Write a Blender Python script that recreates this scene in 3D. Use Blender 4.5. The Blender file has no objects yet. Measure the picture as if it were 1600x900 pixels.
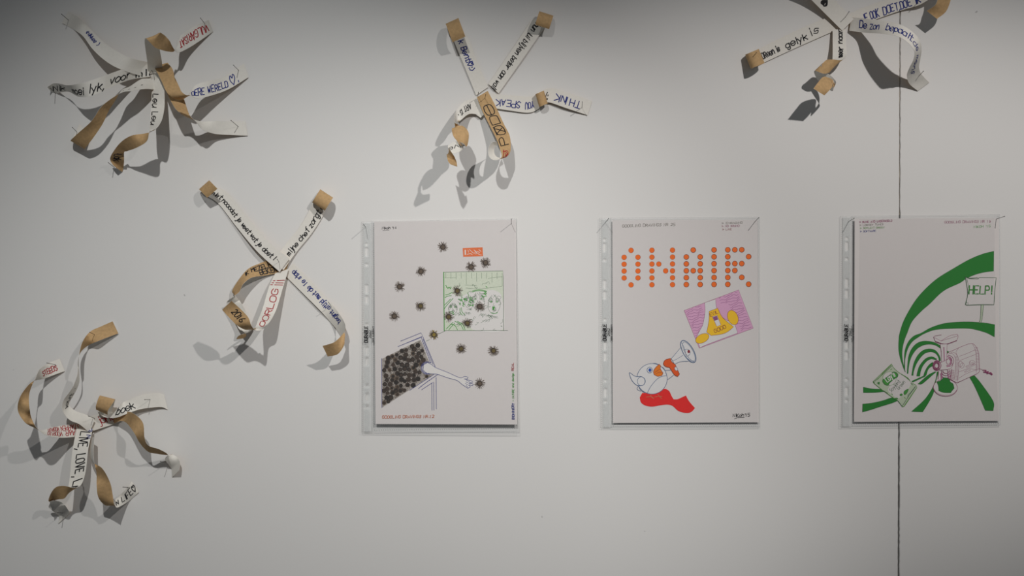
import bpy, math, random
from mathutils import Vector, geometry

# ------------------------------------------------------------------ camera, light, exposure
S = 0.00093            # metres covered by one photo pixel on the wall
D = 1720.0             # camera distance from the wall, in the same pixel units
ZC = 1.55              # camera height (m)
sc = bpy.context.scene
COL = sc.collection
cam_d = bpy.data.cameras.new('camera'); cam = bpy.data.objects.new('camera', cam_d); COL.objects.link(cam)
cam.location = (0, -D*S, ZC); cam.rotation_euler = (math.pi/2, 0, 0)
cam_d.sensor_width = 36; cam_d.lens = 36*D/1600; cam_d.clip_start = 0.02
sc.camera = cam
sc.view_settings.view_transform = 'Standard'; sc.view_settings.look = 'None'
sc.view_settings.exposure = 0.0; sc.view_settings.gamma = 1; sc.view_settings.use_curve_mapping = False
w = bpy.data.worlds.new('world'); sc.world = w; w.use_nodes = True
bg = w.node_tree.nodes['Background']; bg.inputs[0].default_value = (0.93, 0.97, 1.0, 1); bg.inputs[1].default_value = 0.105

def W3(px, py, h):
    """true position: photo-plane pixel units on the wall plus height h off the wall"""
    return Vector(((px-800)*S, -h*S, ZC+(450-py)*S))

def P(px, py, h):
    """point at height h off the wall that the camera sees at pixel (px, py)"""
    f = (D-h)/D
    return Vector(((px-800)*S*f, -h*S, ZC+(450-py)*S*f))

def spot(name, pos, aim, power, col, size, blend, oval):
    l = bpy.data.lights.new(name, 'SPOT'); l.energy = power; l.color = col
    l.spot_size = math.radians(size); l.spot_blend = blend; l.shadow_soft_size = 0.016
    o = bpy.data.objects.new(name, l); COL.objects.link(o)
    o.location = W3(*pos)
    o.rotation_euler = (W3(*aim)-W3(*pos)).to_track_quat('-Z', 'Y').to_euler()
    o.scale = (oval[0], oval[1], 1)      # oval wall-wash reflector
    return o
spot('track_spotlight', (499, -582, 1720), (439, 757, 0), 53, (1.0, 0.99, 0.965), 53.1, 0.79, (0.94, 0.90))
spot('track_spotlight', (1617, -539, 1720), (1236, 456, 0), 65, (1.0, 0.952, 0.915), 66.4, 0.87, (1.0, 0.46))

# ------------------------------------------------------------------ helpers
def mat(name, col, rough=0.7, noise=0.0, scale=400, bump=0.0, bscale=900, metal=0.0, spec=0.3):
    m = bpy.data.materials.new(name); m.use_nodes = True
    nt = m.node_tree; b = nt.nodes['Principled BSDF']
    b.inputs['Base Color'].default_value = (*col, 1); b.inputs['Roughness'].default_value = rough
    b.inputs['Metallic'].default_value = metal; b.inputs['Specular IOR Level'].default_value = spec
    tc = nt.nodes.new('ShaderNodeTexCoord')
    if noise:
        n = nt.nodes.new('ShaderNodeTexNoise'); n.inputs['Scale'].default_value = scale; n.inputs['Detail'].default_value = 5
        r = nt.nodes.new('ShaderNodeMapRange'); r.inputs[1].default_value = 0.3; r.inputs[2].default_value = 0.7
        r.inputs[3].default_value = 1-noise; r.inputs[4].default_value = 1+noise*0.5
        mx = nt.nodes.new('ShaderNodeVectorMath'); mx.operation = 'SCALE'; mx.inputs[0].default_value = col
        nt.links.new(tc.outputs['Object'], n.inputs['Vector']); nt.links.new(n.outputs['Fac'], r.inputs[0])
        nt.links.new(r.outputs[0], mx.inputs['Scale']); nt.links.new(mx.outputs[0], b.inputs['Base Color'])
    if bump:
        n2 = nt.nodes.new('ShaderNodeTexNoise'); n2.inputs['Scale'].default_value = bscale; n2.inputs['Detail'].default_value = 4
        bp = nt.nodes.new('ShaderNodeBump'); bp.inputs['Strength'].default_value = bump; bp.inputs['Distance'].default_value = 0.0004
        nt.links.new(tc.outputs['Object'], n2.inputs['Vector']); nt.links.new(n2.outputs['Fac'], bp.inputs['Height'])
        nt.links.new(bp.outputs[0], b.inputs['Normal'])
    return m

def film_mat(name, tint, gloss, rough, haze, hazecol=(0.8, 0.82, 0.84)):
    m = bpy.data.materials.new(name); m.use_nodes = True; nt = m.node_tree
    for n in list(nt.nodes): nt.nodes.remove(n)
    out = nt.nodes.new('ShaderNodeOutputMaterial'); tr = nt.nodes.new('ShaderNodeBsdfTransparent')
    tr.inputs[0].default_value = (*tint, 1)
    gl = nt.nodes.new('ShaderNodeBsdfGlossy'); gl.inputs['Roughness'].default_value = rough
    df = nt.nodes.new('ShaderNodeBsdfDiffuse'); df.inputs[0].default_value = (*hazecol, 1)
    m1 = nt.nodes.new('ShaderNodeMixShader'); m1.inputs[0].default_value = gloss
    m2 = nt.nodes.new('ShaderNodeMixShader'); m2.inputs[0].default_value = haze
    tc = nt.nodes.new('ShaderNodeTexCoord'); n = nt.nodes.new('ShaderNodeTexNoise'); n.inputs['Scale'].default_value = 40
    bp = nt.nodes.new('ShaderNodeBump'); bp.inputs['Strength'].default_value = 0.4; bp.inputs['Distance'].default_value = 0.0008
    nt.links.new(tc.outputs['Object'], n.inputs['Vector']); nt.links.new(n.outputs['Fac'], bp.inputs['Height'])
    nt.links.new(bp.outputs[0], gl.inputs['Normal'])
    nt.links.new(tr.outputs[0], m1.inputs[1]); nt.links.new(gl.outputs[0], m1.inputs[2])
    nt.links.new(m1.outputs[0], m2.inputs[1]); nt.links.new(df.outputs[0], m2.inputs[2])
    nt.links.new(m2.outputs[0], out.inputs[0])
    return m

def srgb(r, g, b):
    f = lambda c: ((c/255+0.055)/1.055)**2.4 if c > 10 else c/255/12.92
    return (f(r), f(g), f(b))

M = {
 'white_paper': mat('white_paper', (0.82, 0.795, 0.735), 0.75, 0.03, 300),
 'kraft_paper': mat('kraft_paper', (0.57, 0.375, 0.185), 0.8, 0.14, 260, 0.15, 1500),
 'sheet_paper': mat('drawing_paper', (0.775, 0.735, 0.72), 0.7, 0.015, 200),
 'black': mat('black_marker', (0.012, 0.012, 0.014), 0.6, 0.2),
 'blue': mat('blue_marker', (0.015, 0.03, 0.22), 0.6, 0.2),
 'red': mat('red_marker', (0.42, 0.015, 0.025), 0.6, 0.2),
 'steel': mat('dark_steel', (0.04, 0.038, 0.035), 0.35, 0.1, metal=0.8),
 'grey_ink': mat('grey_ink', srgb(120, 115, 105), 0.6, 0.1),
 'ink_orange': mat('orange_ink', srgb(205, 120, 85), 0.6, 0.1),
 'dot_orange': mat('orange_dot', (1.0, 0.17, 0.004), 0.5, 0.04),
 'dot_rim': mat('brown_outline', srgb(120, 40, 10), 0.6, 0.1),
 'mauve': mat('mauve_ink', (0.78, 0.42, 0.64), 0.6, 0.05),
 'mauve_dark': mat('purple_line', srgb(150, 85, 140), 0.6, 0.1),
 'yellow': mat('yellow_ink', (1.0, 0.60, 0.012), 0.5, 0.03),
 'maroon': mat('maroon_line', srgb(140, 30, 50), 0.6, 0.1),
 'bird_line': mat('blue_grey_line', srgb(70, 100, 140), 0.6, 0.1),
 'bird_fill': mat('pale_fill', (0.79, 0.775, 0.775), 0.6, 0.01),
 'blob_red': mat('red_ink', (0.86, 0.014, 0.012), 0.5, 0.05),
 'beak': mat('beak_orange', srgb(240, 130, 20), 0.5, 0.1),
 'horn_orange': mat('horn_orange', srgb(235, 90, 15), 0.5, 0.1),
 'eye_blue': mat('eye_blue', srgb(40, 90, 180), 0.5, 0.1),
 'band_green': mat('green_band', (0.010, 0.235, 0.020), 0.55, 0.05),
 'sketch_green': mat('sketch_green', srgb(45, 95, 55), 0.6, 0.1),
 'pack_green': mat('pack_green', srgb(90, 150, 60), 0.6, 0.1),
 'pack_fill': mat('pack_fill', srgb(198, 210, 185), 0.6, 0.05),
 'leaf_green': mat('leaf_green', srgb(70, 160, 60), 0.6, 0.1),
 'pale_green': mat('pale_green', srgb(222, 230, 210), 0.6, 0.05),
 'plum': mat('plum_line', srgb(150, 60, 105), 0.6, 0.1),
 'plum_light': mat('plum_light', srgb(190, 130, 160), 0.6, 0.1),
 'arm_blue': mat('arm_blue', srgb(60, 70, 140), 0.6, 0.1),
 'burr_core': mat('burr_core', srgb(70, 58, 50), 0.7, 0.3),
 'burr_hair': mat('burr_hair', srgb(125, 112, 102), 0.7, 0.2),
 'burr_ring': mat('burr_ring', srgb(105, 90, 76), 0.7, 0.2),
 'burr_olive': mat('burr_olive', srgb(112, 96, 52), 0.7, 0.3),
 'burr_dark': mat('burr_dark', srgb(48, 42, 38), 0.7, 0.3),
 'burr_yellow': mat('burr_yellow', srgb(150, 128, 50), 0.7, 0.2),
 'mass_grey': mat('mass_grey', srgb(182, 174, 166), 0.7, 0.25, 500),
 'stamp': mat('stamp_orange', (0.88, 0.20, 0.06), 0.6, 0.1),
 'white_ink': mat('white_ink', (0.84, 0.815, 0.79), 0.6, 0.02),
 'film': film_mat('clear_film', (0.985, 0.988, 0.99), 0.03, 0.16, 0.02),
 'strip': film_mat('punched_strip_film', (0.975, 0.98, 0.98), 0.045, 0.25, 0.22, (0.90, 0.92, 0.92)),
 'weld': film_mat('weld_film', (0.5, 0.5, 0.5), 0.10, 0.3, 0.25, (0.5, 0.5, 0.5)),
 'fold': film_mat('fold_film', (0.80, 0.81, 0.81), 0.08, 0.25, 0.15, (0.7, 0.7, 0.7)),
}

class MB:
    def __init__(s): s.v = []; s.f = []; s.m = []
    def add(s, vs, fs, mi=0):
        o = len(s.v); s.v += [tuple(x) for x in vs]
        s.f += [tuple(i+o for i in f) for f in fs]; s.m += [mi]*len(fs)
    def build(s, name, mats, parent=None, smooth=False):
        me = bpy.data.meshes.new(name)
        if not isinstance(mats, (list, tuple)): mats = [mats]
        for m in mats: me.materials.append(m)
        o = bpy.data.objects.new(name, me); COL.objects.link(o)
        off = Vector(parent['_o']) if parent is not None and '_o' in parent else Vector((0, 0, 0))
        me.from_pydata([tuple(Vector(v)-off) for v in s.v], [], s.f)
        me.polygons.foreach_set('material_index', s.m)
        if smooth: me.polygons.foreach_set('use_smooth', [True]*len(s.f))
        me.update()
        if parent is not None:
            o.parent = parent; o['_o'] = tuple(off)
        return o

def empty(name, loc, label, cat, group=None):
    o = bpy.data.objects.new(name, None); COL.objects.link(o); o.location = loc; o.empty_display_size = 0.02
    o['_o'] = tuple(loc); o['label'] = label; o['category'] = cat
    if group: o['group'] = group
    return o

def cr(pts, n, closed=False):
    """Catmull-Rom through tuples / Vectors"""
    pts = [Vector(p) for p in pts]
    if len(pts) < 3: return pts
    out = []; N = len(pts); rng = N if closed else N-1
    for i in range(rng):
        if closed: p0, p1, p2, p3 = pts[i-1], pts[i], pts[(i+1) % N], pts[(i+2) % N]
        else:
            p1, p2 = pts[i], pts[i+1]
            p0 = pts[i-1] if i else p1*2-p2
            p3 = pts[i+2] if i+2 < N else p2*2-p1
        for k in range(n):
            t = k/n
            out.append(0.5*((2*p1)+(p2-p0)*t+(2*p0-5*p1+4*p2-p3)*t*t+(3*p1-p0-3*p2+p3)*t*t*t))
    out.append(pts[0] if closed else pts[-1])
    return out

def soften(poly, closed=True, ang=42):
    """round a hand-traced outline but keep its sharp corners"""
    N = len(poly); pts = [Vector((p[0], p[1])) for p in poly]; cor = []
    for i in range(N):
        if not closed and i in (0, N-1): cor.append(True); continue
        u = pts[i]-pts[i-1]; v = pts[(i+1) % N]-pts[i]
        if u.length < 1e-6 or v.length < 1e-6: cor.append(True); continue
        cor.append(math.degrees(u.angle(v)) > ang)
    out = []
    for i in range(N if closed else N-1):
        p1, p2 = pts[i], pts[(i+1) % N]
        p0 = p1*2-p2 if cor[i] else pts[i-1]
        p3 = p2*2-p1 if cor[(i+1) % N] else pts[(i+2) % N]
        # limit overshoot from uneven spacing
        L = (p2-p1).length
        if (p1-p0).length > 2*L: p0 = p1+(p0-p1).normalized()*2*L
        if (p3-p2).length > 2*L: p3 = p2+(p3-p2).normalized()*2*L
        n = 4 if L > 1.2 else 2
        for k in range(n):
            t = k/n; q = 0.5*((2*p1)+(p2-p0)*t+(2*p0-5*p1+4*p2-p3)*t*t+(3*p1-p0-3*p2+p3)*t*t*t)
            out.append((q.x, q.y))
    if not closed: out.append(tuple(pts[-1]))
    return out

def stroke(mb, pts, nrm, wd, mi=0):
    """flat ink line of width wd (m) through 3D pts lying on a surface with normals nrm"""
    q = []; qn = []
    for p, n in zip(pts, nrm):
        if not q or (p-q[-1]).length > 1e-6: q.append(p); qn.append(n)
    if len(q) == 1: q.append(q[0]+Vector((wd*0.6, 0, 0))); qn.append(qn[0])
    L = []
    for i in range(len(q)):
        t = (q[min(i+1, len(q)-1)]-q[max(i-1, 0)])
        if t.length < 1e-9: t = Vector((1, 0, 0))
        t.normalize(); s = t.cross(qn[i])
        if s.length < 1e-6: s = Vector((0, 0, 1))
        s.normalize(); e = Vector((0, 0, 0))
        if i == 0: e = -t*wd*0.35
        if i == len(q)-1: e = t*wd*0.35
        L.append(q[i]+s*wd/2+e); L.append(q[i]-s*wd/2+e)
    mb.add(L, [(2*i, 2*i+1, 2*i+3, 2*i+2) for i in range(len(q)-1)], mi)

# ------------------------------------------------------------------ a small single-stroke alphabet (x 0-4, y 2 = baseline, 8 = cap)
O_ = "~28070322434728"
FONT = {
'A': "022842 1434", 'B': "0208 ~0838473505 ~0535443202", 'C': "~472807032243", 'D': "0208 ~082847433202",
'E': "48080242 0535", 'F': "480802 0535", 'G': "~472807032243 434525", 'H': "0208 4248 0545", 'I': "2822",
'J': "~4843321203", 'K': "0208 4805 0542", 'L': "080242", 'M': "0208254842", 'N': "02084248", 'O': O_,
'P': "0208 ~0838463505", 'Q': O_+" 3342", 'R': "0208 ~0838463505 2542", 'S': "~472817163544332203", 'T': "0848 2822",
'U': "~08041322324448", 'V': "082248", 'W': "0812263248", 'X': "0842 4802", 'Y': "0825 4825 2522", 'Z': "08480242",
'0': O_, '1': "172822", '2': "~0728374602 0242", '3': "~0738473525443203", '4': "32380444", '5': "480805 ~0535443202",
'6': "~38050322434415", '7': "084812", '8': "~28172635443322132537", '9': "~4526171738474622",
'a': "~452605032243 4642", 'b': "0802 ~052645432203", 'c': "~452605032243", 'd': "~452605032243 4842",
'e': "~0444452605032243", 'f': "~48272522 0636", 'g': "~452605032243 ~46412011", 'h': "0802 ~0426364442",
'i': "2622 2728", 'j': "~36312010 3738", 'k': "0802 4604 1542", 'l': "2822", 'm': "0602 ~04162522 ~24364542",
'n': "0602 ~0426364442", 'o': "~26050322434526", 'p': "0600 ~052645432203", 'q': "~452605032243 4640",
'r': "0602 ~042646", 's': "~4526151434332203", 't': "~28232242 0646", 'u': "~0603122244 4642", 'v': "062246",
'w': "0612253246", 'x': "0642 4602", 'y': "0623 4610", 'z': "06460242", '!': "2824 2223", ',': "2210", '.': "2223",
"'": "2826", '♡': "~220507182638474522", ':': "2526 2223", ')': "~18353412", '(': "~38151432", '-': "1535", '=': "1636 1434",
'>': "070245 0745", '*': "1434 2325", '/': "0248", '&': "~421518382503224 4", 'θ': O_+" 0545", '⊗': O_+" 1237 1733 0848",
'@': "~28070322434728 ~362514233446 4857", '·': "2425", 'ı': "2622", '♥': "~220507182638474522 2205 2245 2247 2207 2228 2238 2436",
}
NARROW = {'i': 2.6, 'l': 2.2, 'I': 2.4, '!': 2.6, '.': 2, ',': 2.4, "'": 2, ':': 2.2, 'ı': 2.4, ')': 3.2, '(': 3, '·': 2, ' ': 4.2, 'j': 3.4, 't': 4, 'f': 4}

def layout(text, rnd, jit=0.25):
    """-> list of polylines [(x,y)...] in glyph units and total length"""
    x = 0; out = []
    for ch in text:
        adv = NARROW.get(ch, 5.4)
        if ch in FONT:
            jx, jy, ro = rnd.uniform(-jit, jit), rnd.uniform(-jit, jit)*1.3, rnd.uniform(-jit, jit)*0.18
            sc_ = 1+rnd.uniform(-jit, jit)*0.3
            ox = -0.8 if (adv < 4 and ch not in ' )(') else 0
            for st in FONT[ch].split():
                sm = st[0] == '~'; st = st.lstrip('~')
                pts = [(int(st[i])*1.0, int(st[i+1])-2.0) for i in range(0, len(st)-1, 2)]
                if sm: pts = [(p.x, p.y) for p in cr([(a, b, 0) for a, b in pts], 4)]
                res = []
                for (a, b) in pts:
                    a = a*sc_; b = b*sc_
                    res.append((x+ox+a+jx+b*(0.08+ro), b+jy-a*ro*0.5))
                out.append(res)
        x += adv
    return out, max(x-1.2, 1)

# ------------------------------------------------------------------ paper ribbons
RW = 23.0   # strip width in pixel units
class Ribbon:
    def __init__(s, st):
        A = []; B = []
        for t in st:
            ax, ay, bx, by, h = t[:5]
            d = math.hypot(ax-bx, ay-by)
            w_ = RW*D/(D-h)
            sg = t[5] if len(t) > 5 else (1 if d < 0.86*w_ else 0)
            dh = math.sqrt(max(0, w_*w_-d*d))*sg
            if len(t) > 6: dh = t[6]
            ha = h+dh/2; hb = h-dh/2
            lo = min(ha, hb)
            if lo < 0.8: ha += 0.8-lo; hb += 0.8-lo
            A.append(P(ax, ay, ha)); B.append(P(bx, by, hb))
        n = 12
        s.A = cr(A, n); s.B = cr(B, n); N = len(s.A)
        for L in (s.A, s.B):
            for p in L:
                if p.y > -0.6*S: p.y = -0.6*S
        s.C = [(a+b)/2 for a, b in zip(s.A, s.B)]
        s.N = []
        for i in range(N):
            t = s.C[min(i+1, N-1)]-s.C[max(i-1, 0)]
            wv = s.B[i]-s.A[i]
            nn = wv.cross(t)          # white side
            if nn.length < 1e-12: nn = Vector((0, -1, 0))
            s.N.append(nn.normalized())
        s.U = [0]
        for i in range(1, N): s.U.append(s.U[-1]+(s.C[i]-s.C[i-1]).length)
        f = D*S
        s.px = [(800+c.x/S*D/(D+c.y/S), 450-(c.z-ZC)/S*D/(D+c.y/S)) for c in s.C]
    def at(s, u, v, off=0):
        u = min(max(u, 0), s.U[-1]-1e-9); lo, hi = 0, len(s.U)-1
        while hi-lo > 1:
            m = (lo+hi)//2
            if s.U[m] <= u: lo = m
            else: hi = m
        t = (u-s.U[lo])/max(s.U[hi]-s.U[lo], 1e-9)
        p = (s.A[lo].lerp(s.A[hi], t)).lerp(s.B[lo].lerp(s.B[hi], t), v)
        n = s.N[lo].lerp(s.N[hi], t).normalized()
        return p+n*off, n
    def near(s, xy, top=False):
        d = [math.hypot(s.px[i][0]-xy[0], s.px[i][1]-xy[1]) for i in range(len(s.px))]
        m = min(d); ok = [i for i in range(len(d)) if d[i] < m+7]
        ok.sort(key=lambda i: (s.C[i].y if top else -s.C[i].y)/S+d[i]*1.5)
        return ok[0]
    def mesh(s, parent, th=0.00012):
        mb = MB(); N = len(s.A); fr = []; bk = []; K = 4
        for i in range(N):
            for k in range(K+1):
                q = s.A[i].lerp(s.B[i], k/K); fr.append(q+s.N[i]*th); bk.append(q-s.N[i]*th)
        ff = []; fb = []; W = K+1
        for i in range(N-1):
            for k in range(K):
                a = W*i+k; ff += [(a, a+1, a+W+1), (a, a+W+1, a+W)]; fb += [(a, a+W+1, a+1), (a, a+W, a+W+1)]
        mb.add(fr, ff, 0); mb.add(bk, fb, 1)
        rim = []; rf = []
        ring = [W*i for i in range(N)]+[W*(N-1)+K//2]+[W*i+K for i in range(N-1, -1, -1)]+[K//2]
        for i in ring: rim += [fr[i], bk[i]]
        for k in range(len(ring)):
            a = 2*k; b = 2*((k+1) % len(ring)); rf.append((a, a+1, b+1, b))
        mb.add(rim, rf, 0)
        return mb.build('paper_strip', [M['white_paper'], M['kraft_paper']], parent, True)
    def write(s, parent, text, p0, p1, ink, side='f', band=(0.3, 0.72), wd=1.25, seed=1, jit=0.25):
        i0, i1 = s.near(p0, side == 'b'), s.near(p1, side == 'b')
        u0, u1 = s.U[i0], s.U[i1]
        fwd = u1 > u0; upA = (fwd == (side == 'f'))
        polys, L = layout(text, random.Random(seed), jit)
        mb = MB(); off = 0.00034*(1 if side == 'f' else -1)
        for pl in polys:
            fine = [pl[0]]
            for a, b in zip(pl, pl[1:]):
                k = max(1, int(math.hypot(a[0]-b[0], a[1]-b[1])/1.2))
                for j in range(1, k+1): fine.append((a[0]+(b[0]-a[0])*j/k, a[1]+(b[1]-a[1])*j/k))
            pts = []; nr = []
            for gx, gy in fine:
                u = u0+(u1-u0)*gx/L
                v = band[0]+(band[1]-band[0])*gy/6.0   # fraction from bottom
                v = min(max(v, 0.03), 0.97)
                p, n = s.at(u, 1-v if upA else v, off)
                pts.append(p); nr.append(n if side == 'f' else -n)
            stroke(mb, pts, nr, wd*S)
        o = mb.build('handwriting', M[ink], parent)
        return o

def roll(A, B, d, r, a1, a0=0, h0=2, n=9, drift=(0, 0), r2=None, tilt=0):
    dl = math.hypot(*d); dx, dy = d[0]/dl, d[1]/dl; out = []
    for k in range(n+1):
        a = math.radians(a0+(a1-a0)*k/n); rr = r+(r2-r)*k/n if r2 else r
        o = rr*math.sin(a); h = h0+r-rr*math.cos(a); f = k/n
        # positions are on-axis; correct parallax roughly through P()
        out.append((A[0]+dx*o+drift[0]*f, A[1]+dy*o+drift[1]*f, B[0]+dx*o+drift[0]*f, B[1]+dy*o+drift[1]*f, h+abs(tilt)*f/2, 0, tilt*min(1, 3*f)))
    return out

def sculpture(base, label, strips):
    root = empty('paper_ribbon_sculpture', P(*base, 0), label, 'wall sculpture', 'curled paper ribbon sculptures pinned to the wall')
    seed = 11
    for st, texts in strips:
        rb = Ribbon(st); o = rb.mesh(root)
        for t in texts:
            seed += 7
            kw = t[4] if len(t) > 4 else {}
            h = rb.write(o, *t[:4], seed=seed, **kw)
            if kw.get('side') == 'b': h['label'] = 'handwriting on the kraft side'
    return root

# ------------------------------------------------------------------ the wall (two painted panels with an open joint)
def build_wall():
    m = mat('painted_wall', (0.80, 0.795, 0.78), 0.72, 0.012, 3.0, 0.12, 260)
    nt = m.node_tree; b = nt.nodes['Principled BSDF']
    # faint smudges and tiny specks
    tc = nt.nodes.new('ShaderNodeTexCoord')
    n = nt.nodes.new('ShaderNodeTexNoise'); n.inputs['Scale'].default_value = 75; n.inputs['Detail'].default_value = 1
    r = nt.nodes.new('ShaderNodeMapRange'); r.inputs[1].default_value = 0.80; r.inputs[2].default_value = 0.84
    r.inputs[3].default_value = 1.0; r.inputs[4].default_value = 0.6
    src = b.inputs['Base Color'].links[0].from_socket
    mx = nt.nodes.new('ShaderNodeVectorMath'); mx.operation = 'SCALE'
    nt.links.new(tc.outputs['Object'], n.inputs['Vector']); nt.links.new(n.outputs['Fac'], r.inputs[0])
    nt.links.new(src, mx.inputs[0]); nt.links.new(r.outputs[0], mx.inputs['Scale']); nt.links.new(mx.outputs[0], b.inputs['Base Color'])
    dark = mat('joint_filler', (0.20, 0.18, 0.16), 0.9, 0.3, 60)
    mb = MB()
    x0, x1, z0, z1 = -1900, 3400, 2116, -1450   # pixel units, z as py ; floor at py 2116
    # backing board
    v = [W3(x0, z0, -16), W3(x1, z0, -16), W3(x1, z1, -16), W3(x0, z1, -16), W3(x0, z0, -60), W3(x1, z0, -60), W3(x1, z1, -60), W3(x0, z1, -60)]
    mb.add(v, [(0, 1, 2, 3), (7, 6, 5, 4), (0, 4, 5, 1), (3, 2, 6, 7), (0, 3, 7, 4), (1, 5, 6, 2)])
    wall = mb.build('wall_back', dark); wall['kind'] = 'structure'
    rnd = random.Random(5)
    ys = [z1+(z0-z1)*i/700 for i in range(701)]
    gl = []; gr = []
    for y in ys:
        cx = 1406.6-(y/900)*2.4 if -200 < y < 1100 else (1407.1 if y <= -200 else 1403.7)
        wd = 0.75 if y < 330 else (1.1 if y < 700 else 1.3)
        gl.append(cx-wd+rnd.uniform(-0.22, 0.22)); gr.append(cx+wd+rnd.uniform(-0.35, 0.35))
    for side, edge, xo in ((-1, gl, x0), (1, gr, x1)):
        mb = MB(); vs = []; fs = []
        for y, e in zip(ys, edge):
            vs += [W3(xo, y, 0), W3(e+side*0.8, y, 0), W3(e, y, -0.7), W3(e, y, -15.5), W3(xo, y, -15.5)]
        for i in range(len(ys)-1):
            for k in range(5):
                a, b_ = 5*i+k, 5*i+(k+1) % 5
                f = (a, b_, b_+5, a+5)
                fs.append(f if side < 0 else f[::-1])
        n_ = 5*(len(ys)-1)
        fs += [(0, 1, 2, 3, 4), (n_+4, n_+3, n_+2, n_+1, n_)]
        mb.add(vs, fs); o = mb.build('wall_panel', m, wall)
        o['label'] = 'white painted wall panel'
    # filler in the upper part of the joint
    mb = MB(); f2 = mat('old_filler', (0.42, 0.38, 0.32), 0.9, 0.3, 500)
    vs = []; fs = []
    yy = [-300+i*12 for i in range(54)]
    for y in yy:
        d = -2.2-rnd.random()*1.8; cx = 1406.6-(y/900)*2.4
        vs += [W3(cx-1.2, y, d), W3(cx+1.2, y, d), W3(cx+1.2, y, -15), W3(cx-1.2, y, -15)]
    for i in range(len(yy)-1):
        for k in range(4):
            a, b_ = 4*i+k, 4*i+(k+1) % 4; fs.append((a, b_, b_+4, a+4))
    mb.add(vs, fs); mb.build('joint_filler', f2, wall)
    # floor
    mb = MB(); a = W3(x0, z0, 0); b2 = W3(x1, z0, 0); y1 = -4.2
    mb.add([(a.x, 0.06, a.z), (b2.x, 0.06, a.z), (b2.x, y1, a.z), (a.x, y1, a.z), (a.x, 0.06, a.z-0.05), (b2.x, 0.06, a.z-0.05), (b2.x, y1, a.z-0.05), (a.x, y1, a.z-0.05)],
           [(3, 2, 1, 0), (4, 5, 6, 7), (0, 1, 5, 4), (2, 3, 7, 6), (1, 2, 6, 5), (3, 0, 4, 7)])
    fl = mb.build('floor', mat('grey_floor', (0.22, 0.22, 0.22), 0.6, 0.15, 8)); fl['kind'] = 'structure'
build_wall()


# ------------------------------------------------------------------ ribbon sculptures; stations (ax, ay, bx, by, height[, tilt])
sculpture((243, 121), 'ribbon sculpture at the far top left with VULGARISAT in red on one strip', [
 # top left strip
 ([(106,18,97,36,2),(124,28.5,115,46,4),(142,46,130,57,12,-1),(160,64,145,77,26,-1),(181,79,166,96,40),(205,91,190,109,42),(236,98,228,121,16)],
  [('(nikkes )', (135,50), (152,74), 'blue', dict(band=(0.4,0.75)))]),
 # black lettered strip bulging to the left
 ([(74,136,79,142,5,1),(83,130.5,88,146,8,1),(92,130.5,94,144.5,18,1),(104,133,108,143.5,33,1),(117,132,123,151,55),(139,126.5,139,150.7,66),(162,118.7,158,144,60),(183,111,178,134,46),(205,104,206,124,30),(232,98,234,120,19)],
  [('Nik', (82,140), (103,137), 'black', dict(band=(0.2,0.75), wd=1.6)), ('moei lyk, voor', (119,141), (205,113), 'black', dict(band=(0.18,0.72), wd=1.6)), ('mi.', (211,111), (232,111), 'black', dict(band=(0.1,0.55), wd=2.0))]),
 # VULGARISAT
 ([(231,114,254,112,16),(230,96,253,97,42),(227.5,78,250,80,70),(226,64,248,67,92),(228,60,247,54,100),(235,67,250,51,104),(242,74,254,53,96),(252,78,259,57,82),(263,80.5,265,64,66,-1),(272,80,269,72,50,-1),(276,70,277,82,34,-1),(284,54,291,77,22),(302,42,309,66,10),(326,31,333,49.4,2)],
  [('VULGARiSAT', (324,42), (273,70), 'red', dict(band=(0.25,0.72), wd=1.4))]),
 # WERELD strip
 ([(240,104,262,98,20),(245,112,270,109,34),(253,128,274,126,52),(262,146,282,141,62),(276,155,290,148,62,-1),(291,152,296,149,58,-1),(306,133,308,153.5,46,-1),(328,126,331,149,30),(352,119,358,139,12),(381,99.5,388,121,2)],
  [('DERE WERELD', (297,146), (352,127), 'blue', dict(band=(0.2,0.66), wd=1.4)), ('♡.', (357,122), (367,118), 'blue', dict(band=(0.1,0.8), wd=1.4))]),
 # kraft strip below it
 ([(250,118,268,112,14),(256,133,277,129,26),(264,152,286,150,42),(275,171,293,172,56),(288,181,298,182,58,-1),(303,187,306,190,52,-1),(318,190,316,202,38,-1),(338,189,335,209,20),(362,190,362,211,8),(383,190,387,212,2)], []),
 # kraft strip to the lower left
 ([(242,140,234,118,14),(226,139,218,125,28,1),(207,142,203,135,44,1),(192,144,190,141,54,1),(177,152,180,157,60,1),(158,167,170,173,62),(143,189,160,194,58),(121,209,146,215,44),(111,218.5,134,230.5,28),(112,219,133,232,12),(118,207,139,220,4),(124,194,142,210,2)],
  [('· - - -', (190,141), (222,131), 'black', dict(band=(0.3,0.6)))]),
 # Leu Leu
 ([(256,122,235,124,13),(257,145,237,145,22),(257,167,236,167,40),(253,187,235,187,60,1),(245,200,234,200,74,1),(236,206,233,207,80,-1),(224,209,229,221,78,-1),(205,212,213,231,70),(189,222,199,236,54),(177,237,194,238,38),(172,248,194,250,24),(176,257,193,261,12),(181,262,191,269,3)],
  [('Leu Leu', (247,148), (243,196), 'black', dict(band=(0.1,0.55), wd=1.6)), ('·Lak', (184,240), (181,257), 'black', dict(side='b', band=(0.25,0.8), wd=1.5))]),
 # short end pieces in the centre
 ([(226,118,232,139,8),(240,112,246,133,12),(254,108,258,128,14)], []),
])

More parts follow.
